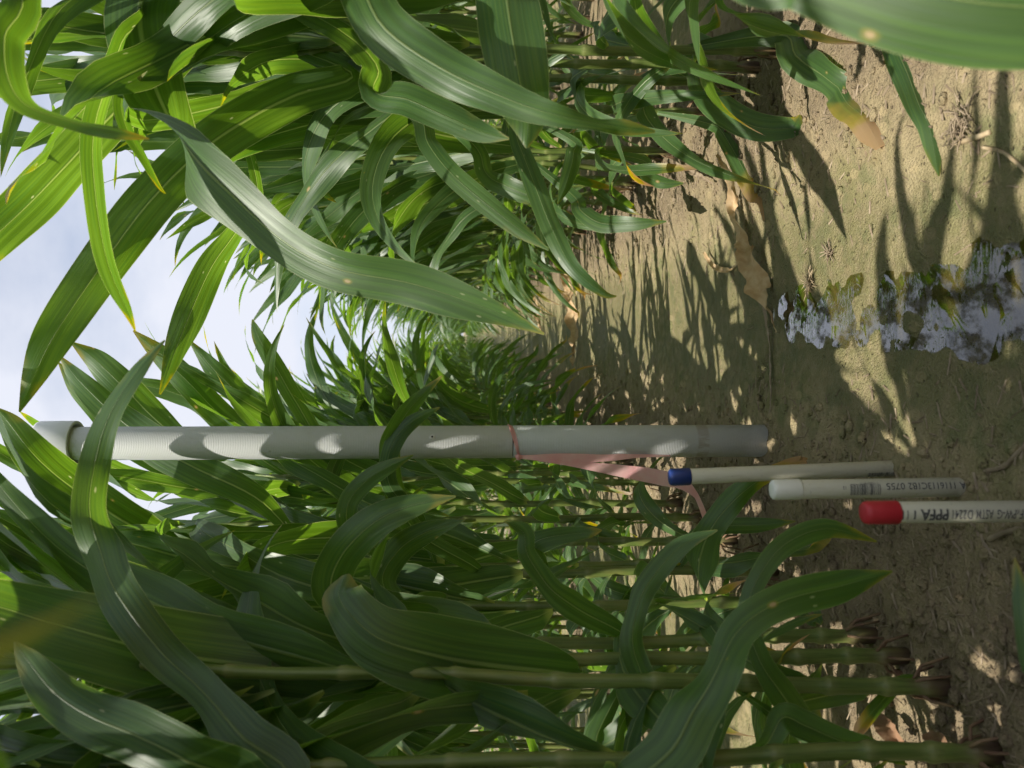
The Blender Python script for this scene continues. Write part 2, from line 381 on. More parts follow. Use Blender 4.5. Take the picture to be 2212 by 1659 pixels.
def wprof(t): return min(1, .15 + 9 * t, .42 + 2.4 * t) * max(0, 1 - t ** 2.3) ** .85 * (1 - .10 * t)
def blade_curve(z0, az, L, phi0, droop, dpow, twist, n, sway, r0=.006):
    """leaf centre line growing from the stalk; angles in degrees above the horizontal"""
    cl, W = [], []; p = Vector((math.cos(az) * r0, math.sin(az) * r0, z0)); st = L / (n - 1)
    for i in range(n):
        t_ = i / (n - 1)
        ph = R(phi0 - droop * t_ ** dpow); a = az + sway * t_ * t_
        d = Vector((math.cos(a) * math.cos(ph), math.sin(a) * math.cos(ph), math.sin(ph)))
        side = Vector((-math.sin(a), math.cos(a), 0)); nn = side.cross(d)
        tw = R(twist * t_)
        cl.append(p.copy()); W.append(side * math.cos(tw) + nn * math.sin(tw)); p = p + d * st
    return cl, W
def leaf_spec(k, n_nodes, rng, az0):
    f = k / (n_nodes - 1)
    az = az0 + math.pi * (k % 2) + rng.uniform(-.45, .45)
    z0 = .10 + .95 * f ** .92 + rng.uniform(-.02, .02)
    if f < .28: L = rng.uniform(.36, .58); wd = rng.uniform(.032, .048); phi = rng.uniform(30, 62); dr = rng.uniform(95, 140); dp = .8
    elif f < .75: L = rng.uniform(.60, .82); wd = rng.uniform(.054, .080); phi = rng.uniform(62, 82); dr = rng.choice([rng.uniform(35, 80), rng.uniform(70, 140)]); dp = rng.uniform(1.1, 2.0)
    else: L = rng.uniform(.50, .70); wd = rng.uniform(.052, .070); phi = rng.uniform(70, 86); dr = rng.uniform(20, 95); dp = rng.uniform(1.3, 2.2)
    return dict(z0=z0, az=az, L=L, wd=wd, phi0=phi, droop=dr, dpow=dp, twist=rng.choice([rng.uniform(-1, 1) ** 3 * 230, rng.uniform(-170, 170)]), sway=rng.uniform(-1.0, 1.0), low=f < .13)
def leaf_geo(s, n, nc, rng):
    cl, W = blade_curve(s['z0'], s['az'], s['L'], s['phi0'], s['droop'], s['dpow'], s['twist'], n, s['sway'])
    for i, p in enumerate(cl):
        if p.z < .035: p.z = .035 - (.035 - p.z) * .06
    wd = [s['wd'] * wprof(i / (n - 1)) for i in range(n)]
    return ribbon(cl, wd, W, nc, fold=rng.uniform(.12, .32), ruf=rng.uniform(.003, .0085) if nc > 3 else 0, rufk=rng.uniform(24, 46), seed=rng.uniform(0, 50))
def stalk_geo(h, rng, n=10, bend=(0, 0), r0=.0093):
    path, rad = [], []; z = -.02; k = 0; nodes = [.03, .075, .14, .235, .34, .45, .56, .68, .80, .92, 1.04]
    zs = []
    for i, nz_ in enumerate(nodes):
        zs += [(nz_ - .014, 1.08, 0), (nz_ - .004, 1.26, .6), (nz_ + .001, 1.20, 1), (nz_ + .006, .98, 0), (nz_ + .016, .97, 0)]
        if i + 1 < len(nodes): zs.append(((nz_ + nodes[i + 1]) / 2, 1.03, 0))
    zs = [(-.03, 1.05, 0)] + zs + [(h, .35, 0)]
    uvs = []
    for z, f, nd in zs:
        uvs += [(nd, z)] * n
        t_ = max(0, z) / h
        path.append(Vector((bend[0] * t_ ** 1.3 + .002 * math.sin(z * 21 + bend[0] * 90), bend[1] * t_ ** 1.3 + .002 * math.cos(z * 17), z)))
        rad.append(r0 * (1 - .45 * t_) * f * (1.12 if z < .02 else 1))
    v, f = tube(path, rad, n); return v, f, uvs
def root_geo(rng, r0=.011):
    vs_, fs = [], []
    for k in range(rng.randint(7, 10)):
        a = rng.uniform(0, 6.28); r1 = rng.uniform(.022, .042); z1 = rng.uniform(.018, .045)
        pts = [Vector((math.cos(a) * r0 * .7, math.sin(a) * r0 * .7, z1)), Vector((math.cos(a) * r1 * .6, math.sin(a) * r1 * .6, z1 * .75)), Vector((math.cos(a) * r1, math.sin(a) * r1, -.02))]
        v, f = tube(pts, [.0022, .002, .0014], 5); o_ = len(vs_); vs_ += v; fs += [tuple(i + o_ for i in q) for q in f]
    return vs_, fs

class Proto:                          # one plant: meshes shared by all its copies
    def __init__(s, i, nleaf=18, skip=()):
        rng = random.Random(100 + i); s.h = 1.12
        v, f, uv = stalk_geo(s.h, rng, 12, (rng.uniform(-.03, .03), rng.uniform(-.03, .03)))
        s.stalk = mesh_of('stalk', v, f, uv, uv); s.stalk.materials.append(STALK)
        v, f = root_geo(rng); s.root = mesh_of('brace_roots', v, f); s.root.materials.append(ROOT)
        s.leaves = []; s.specs = []; az0 = rng.uniform(0, 6.28)
        for k in range(nleaf):
            sp = leaf_spec(k, nleaf, rng, az0); s.specs.append(sp)
            v, f, uv, mt = leaf_geo(sp, 26, 5, rng)
            me = mesh_of('leaf', v, f, uv, mt); me.materials.append(OLDLEAF if sp['low'] else LEAF); s.leaves.append(me)
        # one-mesh version for plants too far off to show their parts
        vs_, fs, uvs, mts = [], [], [], []
        for sp in s.specs:
            v, f, uv, mt = leaf_geo(sp, 15, 3, rng); o_ = len(vs_); vs_ += v; fs += [tuple(i_ + o_ for i_ in q) for q in f]; uvs += uv; mts += mt
        nl = len(fs)
        v, f = tube([Vector((0, 0, -.02)), Vector((0, 0, .5)), Vector((0, 0, 1.1))], [.011, .009, .004], 6, False)
        o_ = len(vs_); vs_ += v; fs += [tuple(i_ + o_ for i_ in q) for q in f]; uvs += [(.5, .5)] * len(v); mts += [(0, 0)] * len(v)
        s.data = (vs_, fs, uvs, mts, nl)
        s.far = mesh_of('maize_plant', vs_, fs, uvs, mts); s.far.materials.append(LEAF); s.far.materials.append(STALK)
        s.far.polygons.foreach_set('material_index', [0] * nl + [1] * (len(fs) - nl))
protos = [Proto(i) for i in range(12)]

# places that stay open in the photograph: the furrow floor, the pipes, the sky gap (pixel boxes, near plants only)
CLEAR = [(60, 890, 1660, 1010, 1.72), (1430, 970, 2212, 1140, 1.3), (1400, 420, 2212, 960, 9), (1180, 640, 1420, 820, 9), (20, 470, 300, 700, 9), (1720, 1380, 2212, 1659, .9), (1380, 600, 1700, 960, 1.2), (150, 880, 300, 1330, 1.02), (230, 1280, 440, 1480, .96), (400, 1440, 600, 1659, .9)]
def clear_hit(pts):
    hits = 0
    for p in pts:
        q = proj(p)
        if q is None: continue
        for x0, y0, x1, y1, dm in CLEAR:
            if p.y < dm and x0 < q[0] < x1 and y0 < q[1] < y1: hits += 1; break
    return hits
leaf_rng = random.Random(77)
def plant(x, y, proto, rz, sc, label, group, parts=True, filt=None, keep=None, tilt=(0, 0)):
    if not parts:
        o = obj('maize_plant', proto.far); o.location = (x, y, gz(x, y, False)); o.rotation_euler = (tilt[0], tilt[1], rz); o.scale = (sc, sc, sc)
        tag(o, label, 'maize plant', group); return o
    e = empty('maize_plant', (x, y, gz(x, y, False)), rz); e.scale = (sc, sc, sc); e.rotation_euler = (tilt[0], tilt[1], rz)
    tag(e, label, 'maize plant', group)
    obj('stalk', proto.stalk, None, e); obj('brace_roots', proto.root, None, e)
    M = Matrix.Translation(e.location) @ e.rotation_euler.to_matrix().to_4x4() @ Matrix.Scale(sc, 4)
    for k, me in enumerate(proto.leaves):
        if keep is not None and k not in keep: continue
        if filt:
            cs = [me.vertices[i].co for i in range(2, len(me.vertices), 5)]
            for tr_ in range(10):             # a blade that would hang over the open furrow grows another way
                a_ = 0 if tr_ == 0 else leaf_rng.uniform(0, 6.28)
                Mr_ = M @ Matrix.Rotation(a_, 4, 'Z')
                if not filt([Mr_ @ c_ for c_ in cs]): break
            else: continue
            o_ = obj('leaf', me, None, e); o_.rotation_euler = (0, 0, a_); continue
        obj('leaf', me, None, e)
    return e
def hero_leaf(par, px, wpx, roll=None, n=44, nc=8, fold=.16, ruf=.004, rufk=30, mat=None, tip_last=True, attach=None, sunny=0):
    """leaf laid through photo points (x, y, distance) from base to tip; wpx its width there in photo pixels"""
    pts = [P(*q) for q in px]
    if attach is not None: pts = [attach] + pts; wpx = [wpx[0] * .2] + wpx
    if attach is not None and roll: roll = [roll[0]] + roll
    roll = roll or [0]
    cl = [interp(pts, i / (n - 1)) for i in range(n)]
    for p in cl:
        g = gz(p.x, p.y, False) + .006
        if p.z < g: p.z = g
    if sunny:                         # turn the blade a little so that it catches the sun
        def catch(sg):
            a_ = 0
            for i in range(4, n - 4):
                T = (cl[i + 1] - cl[i - 1]).normalized(); vd = (cl[i] - CAM).normalized(); side = T.cross(vd).normalized(); nn = side.cross(T)
                w_ = side * math.cos(R(sg)) + nn * math.sin(R(sg)); a_ += abs(w_.cross(T).dot((sd - vd).normalized()))
            return a_
        sg = max((sunny, -sunny), key=catch); roll = [q + sg for q in roll]
    wd, W = [], []
    for i in range(n):
        t_ = i / (n - 1); T = (cl[min(i + 1, n - 1)] - cl[max(i - 1, 0)]).normalized(); vd = (cl[i] - CAM); dist = vd.dot(FW); vd = vd.normalized()
        side = T.cross(vd); side.normalize(); nn = side.cross(T)
        r_ = R(interp(roll, t_)) if len(roll) > 1 else R(roll[0])
        W.append(side * math.cos(r_) + nn * math.sin(r_))
        w_ = interp([float(q) for q in wpx], t_) * dist / F_PX / max(.35, abs(math.cos(r_)))
        wd.append(max(.0008, min(w_, .125)))
    v, f, uv, mt = ribbon(cl, wd, W, nc, fold, ruf, rufk, seed=random.uniform(0, 50))
    inv = par.matrix_basis.inverted() if par else Matrix()
    me = mesh_of('leaf', [inv @ q for q in v], f, uv, mt); me.materials.append(mat or LEAF)
    return obj('leaf', me, None, par)

# ------------------------------------------------------------------ pipes
def frame_pts(vs_, M): return [M @ v for v in vs_]
def pipe_frame(base, top):
    z = (top - base).normalized(); x = (CAM - base); x = (x - z * x.dot(z)).normalized(); y = z.cross(x)
    return Matrix(((x.x, y.x, z.x, base.x), (x.y, y.y, z.y, base.y), (x.z, y.z, z.z, base.z), (0, 0, 0, 1)))
def plastic(name, col, rough=.4, grime=.5, tint=(.20, .155, .10), weave=False, low=.10):
    t = NT(name); ob = t.n('ShaderNodeTexCoord').outputs['Object']; sp = t.n('ShaderNodeSeparateXYZ'); t.link(ob, sp.inputs[0])
    n1 = t.noise(t.mapping(ob, (40, 40, 9)), 1, 5, .65); n2 = t.noise(ob, 190, 4, .7); n3 = t.noise(ob, 600, 2)
    c = t.mix(t.math('MULTIPLY', t.ramp(n1, .5, .75), grime * .55), col, tint)
    c = t.mix(t.math('MULTIPLY', t.ramp(n2, .60, .72), grime * .5), c, tuple(x * .6 for x in tint))
    splash = t.math('ADD', sp.outputs[2], t.math('MULTIPLY', t.math('SUBTRACT', n2, .5), low * 1.2))
    c = t.mix(t.math('MULTIPLY', t.ramp(splash, low, .0), grime * .9), c, tint)
    h = n3
    if weave:
        a = t.math('ARCTAN2', sp.outputs[1], sp.outputs[0])
        w1 = t.math('SINE', t.math('MULTIPLY', sp.outputs[2], 2 * math.pi / .0031)); w2 = t.math('SINE', t.math('MULTIPLY', a, 68.0))
        h = t.math('ADD', t.math('MULTIPLY', t.math('MULTIPLY', w1, w2), .5), t.math('ADD', t.math('MULTIPLY', w1, .5), t.math('MULTIPLY', n2, .9)))
        c = t.mix(t.math('MULTIPLY', t.ramp(h, -.5, 1.2), .22), c, (.64, .65, .64))
        band = t.math('MULTIPLY', t.ramp(t.math('ABSOLUTE', t.math('SUBTRACT', sp.outputs[2], .205)), .013, .009), t.ramp(n1, .38, .5))
        c = t.mix(t.math('MULTIPLY', band, .45), c, (.30, .24, .17))
    p = t.bsdf(c, rough, t.bump(h, .35 if weave else .08, .0009), .5)
    return t.done(p.outputs[0])
GREY = plastic('grey_woven_pipe', (.50, .52, .52), .5, .30, (.24, .22, .18), True, .22)
GREYCAP = plastic('pale_cap_plastic', (.66, .68, .69), .42, .15, (.4, .4, .38))
PVC = plastic('off_white_pvc', (.60, .585, .48), .42, .75, (.25, .215, .15), False, .09)
WCAP = plastic('white_cap_plastic', (.70, .70, .63), .52, .35, (.33, .29, .2))
BLUE = plastic('blue_cap_plastic', (.008, .028, .15), .45, .25, (.05, .06, .12))
RED = plastic('red_cap_plastic', (.40, .014, .026), .5, .22, (.25, .05, .05))
INK = simple('grey_ink', (.075, .075, .075), .6); DARK = simple('dark_gap', (.02, .02, .02), .8); METAL = simple('rivet_zinc', (.6, .6, .6), .35)

base = G(1648, 952, .018); base.z = -.06
top_d = base.y
PR = 34.3 * (base - CAM).dot(FW) / F_PX
top = P(80, 951, top_d); top.x = base.x
M = Matrix.Translation(base)
fwd = (CAM - base); ang = math.atan2(fwd.y, fwd.x)
M = M @ Matrix.Rotation(ang, 4, 'Z')              # local +x faces the camera
zj = P(1106, 952, top_d).z + .06                   # seam height above the pipe's foot
zt = P(118, 952, top_d).z + .06
gp = empty('marker_pipe'); gp.matrix_basis = M
tag(gp, 'tall grey woven-textured pipe with white cap and pink ribbon standing in the furrow', 'pipe')
def ring_part(name, prof, mat, par, n=56):
    v, f = lathe(prof, n); return obj(name, mesh_of(name, v, f), mat, par)
ring_part('lower_section', [(0, 0), (PR, 0), (PR, zj - .0028), (PR - .0008, zj - .0012), (PR - .004, zj - .0012)], GREY, gp)
ring_part('seam', [(PR - .0035, zj - .01), (PR - .0035, zj + .01)], DARK, gp)
ring_part('upper_section', [(PR - .004, zj + .0004), (PR - .0006, zj + .0004), (PR, zj + .0018), (PR, zt)], GREY, gp)
cr = PR * 1.36; zc0 = P(166, 952, top_d).z + .06; zc1 = P(84, 952, top_d).z + .06
ring_part('end_cap', [(PR * .98, zc0 + .03), (cr - .0065, zc0 + .022), (cr - .006, zc0 + .001), (cr - .0052, zc0), (cr - .0008, zc0), (cr, zc0 + .0012), (cr * .995, zc1 - .006), (cr * .975, zc1 - .0015), (cr * .94, zc1), (0, zc1)], GREYCAP, gp)
zr = P(935, 941, top_d).z + .06; ra = R(18)
v, f = lathe([(0, .0012), (.0018, .0012), (.0022, .0008), (.0026, .0015), (.0045, .0016), (.0053, .0004), (.0053, -.001)], 18)
Mr = Matrix.Rotation(ra, 4, 'Z') @ Matrix.Translation((PR, 0, zr)) @ Matrix.Rotation(R(90), 4, 'Y')
obj('rivet', mesh_of('rivet', [Mr @ q for q in v], f), METAL, gp)
v, f = lathe([(0, .0016), (.0019, .0016)], 12); obj('rivet_hole', mesh_of('rivet_hole', [Mr @ q for q in v], f, smooth=False), DARK, gp)

def bend_text(body, size, r, z0, phi0, mat, par, name, offset=0.0, z1=None):
    cu = bpy.data.curves.new('lettering', 'FONT'); cu.body = body; cu.size = size; cu.offset = offset; cu.resolution_u = 3; cu.fill_mode = 'FRONT'; cu.align_y = 'CENTER'
    o = bpy.data.objects.new('lettering', cu); C.objects.link(o)
    dg = bpy.context.evaluated_depsgraph_get(); dg.update(); me = bpy.data.meshes.new_from_object(o.evaluated_get(dg))
    bpy.data.objects.remove(o)
    bm = bmesh.new(); bm.from_mesh(me); bmesh.ops.triangulate(bm, faces=bm.faces)
    for _ in range(2):
        es = [e for e in bm.edges if e.calc_length() > size * .18]
        if es: bmesh.ops.subdivide_edges(bm, edges=es, cuts=1); bmesh.ops.triangulate(bm, faces=bm.faces)
    x0_ = min(q.co.x for q in bm.verts); x1_ = max(q.co.x for q in bm.verts); xs_ = (z1 - z0) / (x1_ - x0_) if z1 else 1.0
    for q in bm.verts:
        a = phi0 - q.co.y / r; q.co = Vector((math.cos(a) * (r + .0004), math.sin(a) * (r + .0004), z0 + (q.co.x - x0_) * xs_))
    bm.to_mesh(me); bm.free(); me.name = name
    return obj(name, me, mat, par)
def barcode(r, z0, z1, phi0, hgt, par):
    vs_, fs = [], []; z = z0; rg = random.Random(5)
    while z < z1:
        w = rg.choice([.0004, .0004, .0008, .0012]); a0 = phi0 - hgt / 2 / r
        o_ = len(vs_); n_ = 7
        for k in range(n_):
            a = a0 + hgt / r * k / (n_ - 1)
            for zz in (z, z + w): vs_.append(Vector((math.cos(a) * (r + .0004), math.sin(a) * (r + .0004), zz)))
        fs += [(o_ + 2 * k, o_ + 2 * k + 2, o_ + 2 * k + 3, o_ + 2 * k + 1) for k in range(n_ - 1)]
        z += w + rg.choice([.0005, .0009, .0013])
    obj('barcode', mesh_of('barcode', vs_, fs), INK, par)
def white_pipe(bpx, tpx, rpx, capx, caprpx, capmat, label, dz=.006, lean=0.0):
    g0 = G(*bpx, dz); d0 = (g0 - CAM).dot(FW); r = rpx * d0 / F_PX
    top = P(tpx[0], tpx[1], g0.y + lean); capb = P(capx, tpx[1], g0.y + lean)
    ax = (top - g0).normalized(); foot = g0 - ax * .05
    Mx = pipe_frame(foot, top); L = (top - foot).length; cb = L - (top - capb).length; cr_ = caprpx * d0 / F_PX
    e = empty('sampling_pipe'); e.matrix_basis = Mx; tag(e, label, 'pipe')
    ring_part('tube', [(0, 0), (r, 0), (r, L - .008)], PVC, e, 40)
    ring_part('cap', [(r, cb + .001), (cr_ - .0006, cb), (cr_, cb + .0012), (cr_ * .985, L - .005), (cr_ * .93, L - .0016), (cr_ * .84, L - .0002), (cr_ * .6, L + .0004), (0, L + .0006)], capmat, e, 40)
    return e, r, Mx, d0, L, cb
def z_at(Mx, ix, iy):                # height along the pipe of a photo row
    r_ = ray(ix, iy); inv = Mx.inverted(); o_ = inv @ CAM; d_ = inv.to_3x3() @ r_
    t_ = -o_.x / d_.x; return (o_ + d_ * t_).z
e, r, Mx, d0, L, cb = white_pipe((1934, 1011), (1446, 1031), 16.5, 1490, 18.5, BLUE, 'slim off-white pipe with a blue cap stuck in the mud beside the grey pipe')
barcode(r, z_at(Mx, 1925, 1011), z_at(Mx, 1868, 1011), -.95, .009, e)
bend_text('03245610 1', .0045, r, z_at(Mx, 1860, 1011), -1.25, INK, e, 'printed_text')
e, r, Mx, d0, L, cb = white_pipe((2082, 1052), (1667, 1058), 20.5, 1728, 22, WCAP, 'off-white pipe with a white cap, barcode and printed numbers')
bend_text('PPFA', .0112, r, z_at(Mx, 2100, 1052), .22, INK, e, 'printed_text', .0003, z_at(Mx, 2062, 1052))
bend_text('1116113C1B2', .0112, r, z_at(Mx, 2052, 1052), .22, INK, e, 'printed_text', .00006, z_at(Mx, 1952, 1052))
bend_text('0755', .0112, r, z_at(Mx, 1944, 1052), .22, INK, e, 'printed_text', .00006, z_at(Mx, 1905, 1052))
barcode(r, z_at(Mx, 1892, 1052), z_at(Mx, 1827, 1052), -.12, .0135, e)
bend_text('1 71653 61 9', .0042, r, z_at(Mx, 1888, 1052), .55, INK, e, 'printed_digits')
bend_text('12', .005, r, z_at(Mx, 1818, 1052), .1, INK, e, 'printed_digits')
e, r, Mx, d0, L, cb = white_pipe((2262, 1104), (1865, 1107.5), 23, 1938, 25.3, RED, 'off-white pipe with a red cap and bold black printing')
for txt_, ia, ib, sz, of in (('NSF', 2218, 2188, .0135, .0001), ('PW-G', 2180, 2140, .0135, .0001), ('ASTM', 2132, 2095, .0135, .0001), ('D2241', 2087, 2044, .0135, .0001), ('PPFA', 2036, 1976, .0155, .0006), ('1', 1966, 1962, .0135, .0001), ('11', 1950, 1938, .0135, .0001)):
    bend_text(txt_, sz, r, z_at(Mx, ia, 1105), -.22, INK, e, 'printed_text', of, z_at(Mx, ib, 1105))
bend_text('\u00ae', .007, r, z_at(Mx, 2187, 1105), .0, INK, e, 'printed_text', .0, z_at(Mx, 2181, 1105))

# pink flagging ribbon
t = NT('pink_flagging_tape'); ob = t.n('ShaderNodeTexCoord').outputs['Object']; n_ = t.noise(ob, 40, 3)
c = t.mix(t.ramp(n_, .3, .7), (.88, .46, .46), (.92, .58, .56)); p = t.bsdf(c, .38, t.bump(n_, .3, .004))
tr = t.n('ShaderNodeBsdfTranslucent'); t.link(c, tr.inputs[0]); ms = t.n('ShaderNodeMixShader'); ms.inputs[0].default_value = .45
t.link(p.outputs[0], ms.inputs[1]); t.link(tr.outputs[0], ms.inputs[2]); PINK = t.done(ms.outputs[0])
rb = empty('flagging_ribbon'); rb.matrix_basis = M
tag(rb, 'pink flagging ribbon knotted round the grey pipe with loose tails', 'ribbon')
def wrap(zmid, tilt, wd, rr, seed):
    vs_, fs = [], []; n = 48
    for k in range(n):
        a = 2 * math.pi * k / n; zc = zmid + tilt * math.sin(a - R(8)); w = wd * (.75 + .35 * math.sin(2 * a + seed))
        for j, s in enumerate((-1, -.4, .3, 1)):
            q = rr + .0010 + .0007 * math.sin(5 * s + 3 * a + seed); vs_.append(Vector((q * math.cos(a), q * math.sin(a), zc + s * w)))
    for k in range(n):
        for j in range(3): fs.append((k * 4 + j, ((k + 1) % n) * 4 + j, ((k + 1) % n) * 4 + j + 1, k * 4 + j + 1))
    return mesh_of('loop', vs_, fs)
obj('loop', wrap(zj - .004, .0085, .0042, PR, .5), PINK, rb); obj('loop', wrap(zj - .002, .0095, .0022, PR + .0012, 2.0), PINK, rb)
def strip(par, px, wpx, mat, name, roll=None, n=40, ruf=.0, fold=.1, rufk=40):
    o = hero_leaf(par, px, wpx, roll, n=n, nc=5, fold=fold, ruf=ruf, rufk=rufk, mat=mat); o.name = name; o.data.name = name; return o
dq = base.y - .02
kn = Vector(P(1120, 987, dq - .006)); Mi = M.inverted()
bm = bmesh.new(); bmesh.ops.create_icosphere(bm, subdivisions=2, radius=.0062)
for q in bm.verts: q.co *= 1 + .35 * noise.noise(q.co * 260)
for q in bm.verts: q.co = Mi @ (q.co + kn)
me = bpy.data.meshes.new('knot'); bm.to_mesh(me); bm.free(); obj('knot', me, PINK, rb)
strip(rb, [(1120, 987, dq - .004), (1150, 988, dq - .012), (1220, 989, dq - .016), (1300, 988, dq - .014), (1380, 985, dq - .006), (1448, 984, dq)], [7, 11, 20, 16, 8, 4], PINK, 'tail', [0, 20, 5, 25, 45, 30], ruf=.0012, rufk=90)
strip(rb, [(1120, 987, dq - .004), (1170, 993, dq - .01), (1250, 1003, dq - .016), (1340, 1017, dq - .02), (1420, 1031, dq - .02), (1470, 1042, dq - .015), (1500, 1066, dq - .005), (1515, 1095, dq), (1527, 1130, dq + .01)], [7, 9, 15, 26, 33, 28, 13, 11, 12], PINK, 'tail', [0, 25, 12, 0, -14, 10, 45, 20, 10], ruf=.0016, rufk=90)

# ------------------------------------------------------------------ maize plants close by, leaf by leaf
def near_filter(lim, dmin=.42):
    def f(pts):
        if clear_hit(pts) > lim: return True
        for p in pts:
            q = proj(p)
            if q and -60 < q[0] < 2270 and -60 < q[1] < 1720 and (p - CAM).length < dmin: return True
        return False
    return f
ROWL = 'plants of the row beside the pipes'; ROWR = 'plants of the row across the furrow'
LBL_L = 'green maize plant in the row beside the grey and white pipes'
LBL_R = 'green maize plant in the row across the puddled furrow from the pipes'
HP = {}
def hp(key, x, y, label, group, pi, rz, sc=1.06, lim=1, keep=None, tilt=(0, 0), dmin=.5):
    HP[key] = plant(x, y, protos[pi], rz, sc, label, group, True, near_filter(lim, dmin), keep, tilt)
hp('RF', .57, .55, 'maize plant whose broad blurred leaf hangs over the puddle side of the furrow', ROWR, 0, 1.0, keep=())
hp('RG', .56, .82, LBL_R, ROWR, 1, 1.3, dmin=.8)
hp('RH', .56, 1.05, 'maize plant with a long dark brown-spotted leaf bowed down toward the furrow', ROWR, 2, 2.2, dmin=.75)
hp('RI', .55, 1.30, 'maize plant whose twisted pale leaf with tan spots hangs over the furrow', ROWR, 3, .4)
hp('RA', .535, 1.53, 'maize plant with a long upright sunlit leaf crossing the sky gap', ROWR, 4, 2.8)
hp('RB', .54, 1.63, 'maize plant squeezed between the sky-crossing leaf plant and the wavy low leaf plant', ROWR, 5, 1.9)
hp('RC', .555, 1.78, 'maize plant with wavy low green leaf reaching out over dry furrow soil', ROWR, 6, .2)
hp('RD', .55, 2.0, 'maize plant with brown-edged lowest leaf above the tan dead leaf', ROWR, 7, 2.5)
hp('RE', .53, 2.31, 'maize plant next behind the one with the brown-edged lowest leaf', ROWR, 8, 1.1)
hp('L0', -.47, .45, LBL_L, ROWL, 9, .6, dmin=.95, sc=.98)
hp('L2', -.50, .34, LBL_L, ROWL, 3, 2.1, dmin=.95, sc=.98)  # this and next two: extra row plants added to shade the furrow floor
hp('L3', -.52, .56, LBL_L, ROWL, 7, 4.1, dmin=.95, sc=.98)
hp('L4', -.50, .73, LBL_L, ROWL, 5, 1.1, dmin=.95, sc=.98)
hp('L1', -.45, .64, 'maize plant with a long rolled leaf arching high past the grey pipe', ROWL, 10, 1.5, dmin=.95)
hp('LA', -.44, .84, LBL_L, ROWL, 11, 2.6, dmin=.85)
hp('LB', -.416, .945, 'maize plant with yellowing dead sheath leaf low on its leaning stalk', ROWL, 0, 2.9, tilt=(0, -.035), dmin=.88)
hp('LC', -.416, 1.045, 'maize plant with very broad dark green leaf and thick upright stalk', ROWL, 1, .9, dmin=.88)
hp('LD', -.417, 1.13, 'maize plant rooted level with the foot of the blue-capped pipe', ROWL, 2, .3, dmin=.88)
hp('LE', -.447, 1.37, 'maize plant with a narrow torn leaf drooping straight down its stalk', ROWL, 3, 2.0)
hp('LF', -.43, 1.51, 'maize plant whose two curved leaf tips cross in front of the grey pipe', ROWL, 4, 1.2)
hp('LG', -.44, 1.60, 'maize plant rooted level with the foot of the grey pipe', ROWL, 5, 2.6)
hp('LH', -.433, 1.75, 'first maize plant along the row behind the grey pipe', ROWL, 6, .7)
hp('LI', -.43, 1.98, 'second maize plant along the row behind the grey pipe', ROWL, 7, 1.7)
hp('LJ', -.44, 2.20, 'third maize plant along the row behind the grey pipe', ROWL, 9, 2.7)
hp('LK', -.42, 2.42, 'fourth maize plant along the row behind the grey pipe', ROWL, 10, .1)
hp('LL', -.43, 2.62, 'fifth maize plant along the row behind the grey pipe', ROWL, 11, 1.0)
def at(key, z, dx=0, dy=0):
    l = HP[key].matrix_basis @ Vector((0, 0, z)); return l + Vector((dx, dy, 0))
H = hero_leaf
# right side (image top)
H(HP['RF'], [(1480, -190, .54), (1760, -95, .50), (2000, -15, .47), (2230, 15, .45), (2450, 5, .44), (2630, -10, .44)], [150, 225, 262, 262, 200, 10], [10, 5, 0, 0, 5, 5], attach=at('RF', .72), ruf=.002)
H(HP['RH'], [(760, -60, 1.02), (830, 60, .98), (960, 150, .95), (1100, 215, .93), (1200, 248, .92), (1290, 268, .93), (1350, 276, .94), (1415, 284, .95)], [98, 112, 102, 74, 46, 28, 34, 5], [0, 0, 5, 5, 15, 40, -10, -10], attach=at('RH', .78), ruf=.003, rufk=60, sunny=-0)
H(HP['RI'], [(330, -80, 1.27), (306, 20, 1.25), (316, 130, 1.22), (362, 240, 1.20), (410, 320, 1.18), (480, 400, 1.16), (590, 510, 1.14), (720, 575, 1.12), (880, 610, 1.10), (1020, 655, 1.09), (1176, 722, 1.08)], [100, 145, 140, 105, 95, 118, 88, 92, 95, 68, 4], [0, 0, 20, 75, 130, 165, 180, 185, 180, 180, 180], attach=at('RI', 1.02), n=60, ruf=.0025, sunny=24)
H(HP['RA'], [(760, 160, 1.50), (640, 205, 1.46), (540, 255, 1.42), (430, 330, 1.38), (320, 440, 1.34), (215, 580, 1.31), (120, 720, 1.29), (75, 810, 1.28), (42, 890, 1.28)], [60, 90, 98, 96, 100, 96, 82, 50, 4], [10, 0, 0, 0, -5, 0, 0, 0, 0], attach=at('RA', .88), n=56, ruf=.004)
H(HP['RI'], [(330, 30, 1.26), (270, 90, 1.22), (222, 190, 1.18), (200, 300, 1.14), (206, 420, 1.11), (235, 550, 1.08), (262, 640, 1.07), (292, 716, 1.06)], [30, 36, 40, 40, 42, 40, 30, 3], [60, 55, 50, 45, 40, 45, 50, 50], attach=at('RI', 1.06), ruf=.001)
H(HP['RB'], [(420, 90, 1.6), (330, 170, 1.5), (240, 250, 1.42), (150, 350, 1.36), (60, 440, 1.30), (-20, 520, 1.26), (-100, 600, 1.22)], [60, 85, 92, 95, 98, 90, 60], [0, 0, 0, 10, 15, 10, 0], attach=at('RB', 1.0), ruf=.004)
H(HP['RG'], [(40, -60, .88), (10, 80, .86), (20, 180, .85), (60, 235, .84), (150, 265, .84), (240, 285, .84), (322, 300, .85)], [70, 80, 70, 48, 30, 26, 3], [10, 0, 20, 50, 60, 50, 40], attach=at('RG', 1.05), ruf=.002)
H(HP['RB'], [(290, 160, 1.35), (262, 215, 1.32), (275, 280, 1.30), (310, 340, 1.28), (345, 400, 1.27), (358, 418, 1.27)], [26, 30, 26, 18, 9, 2], [40, 30, 40, 50, 60, 60], attach=at('RB', 1.1), ruf=.0)
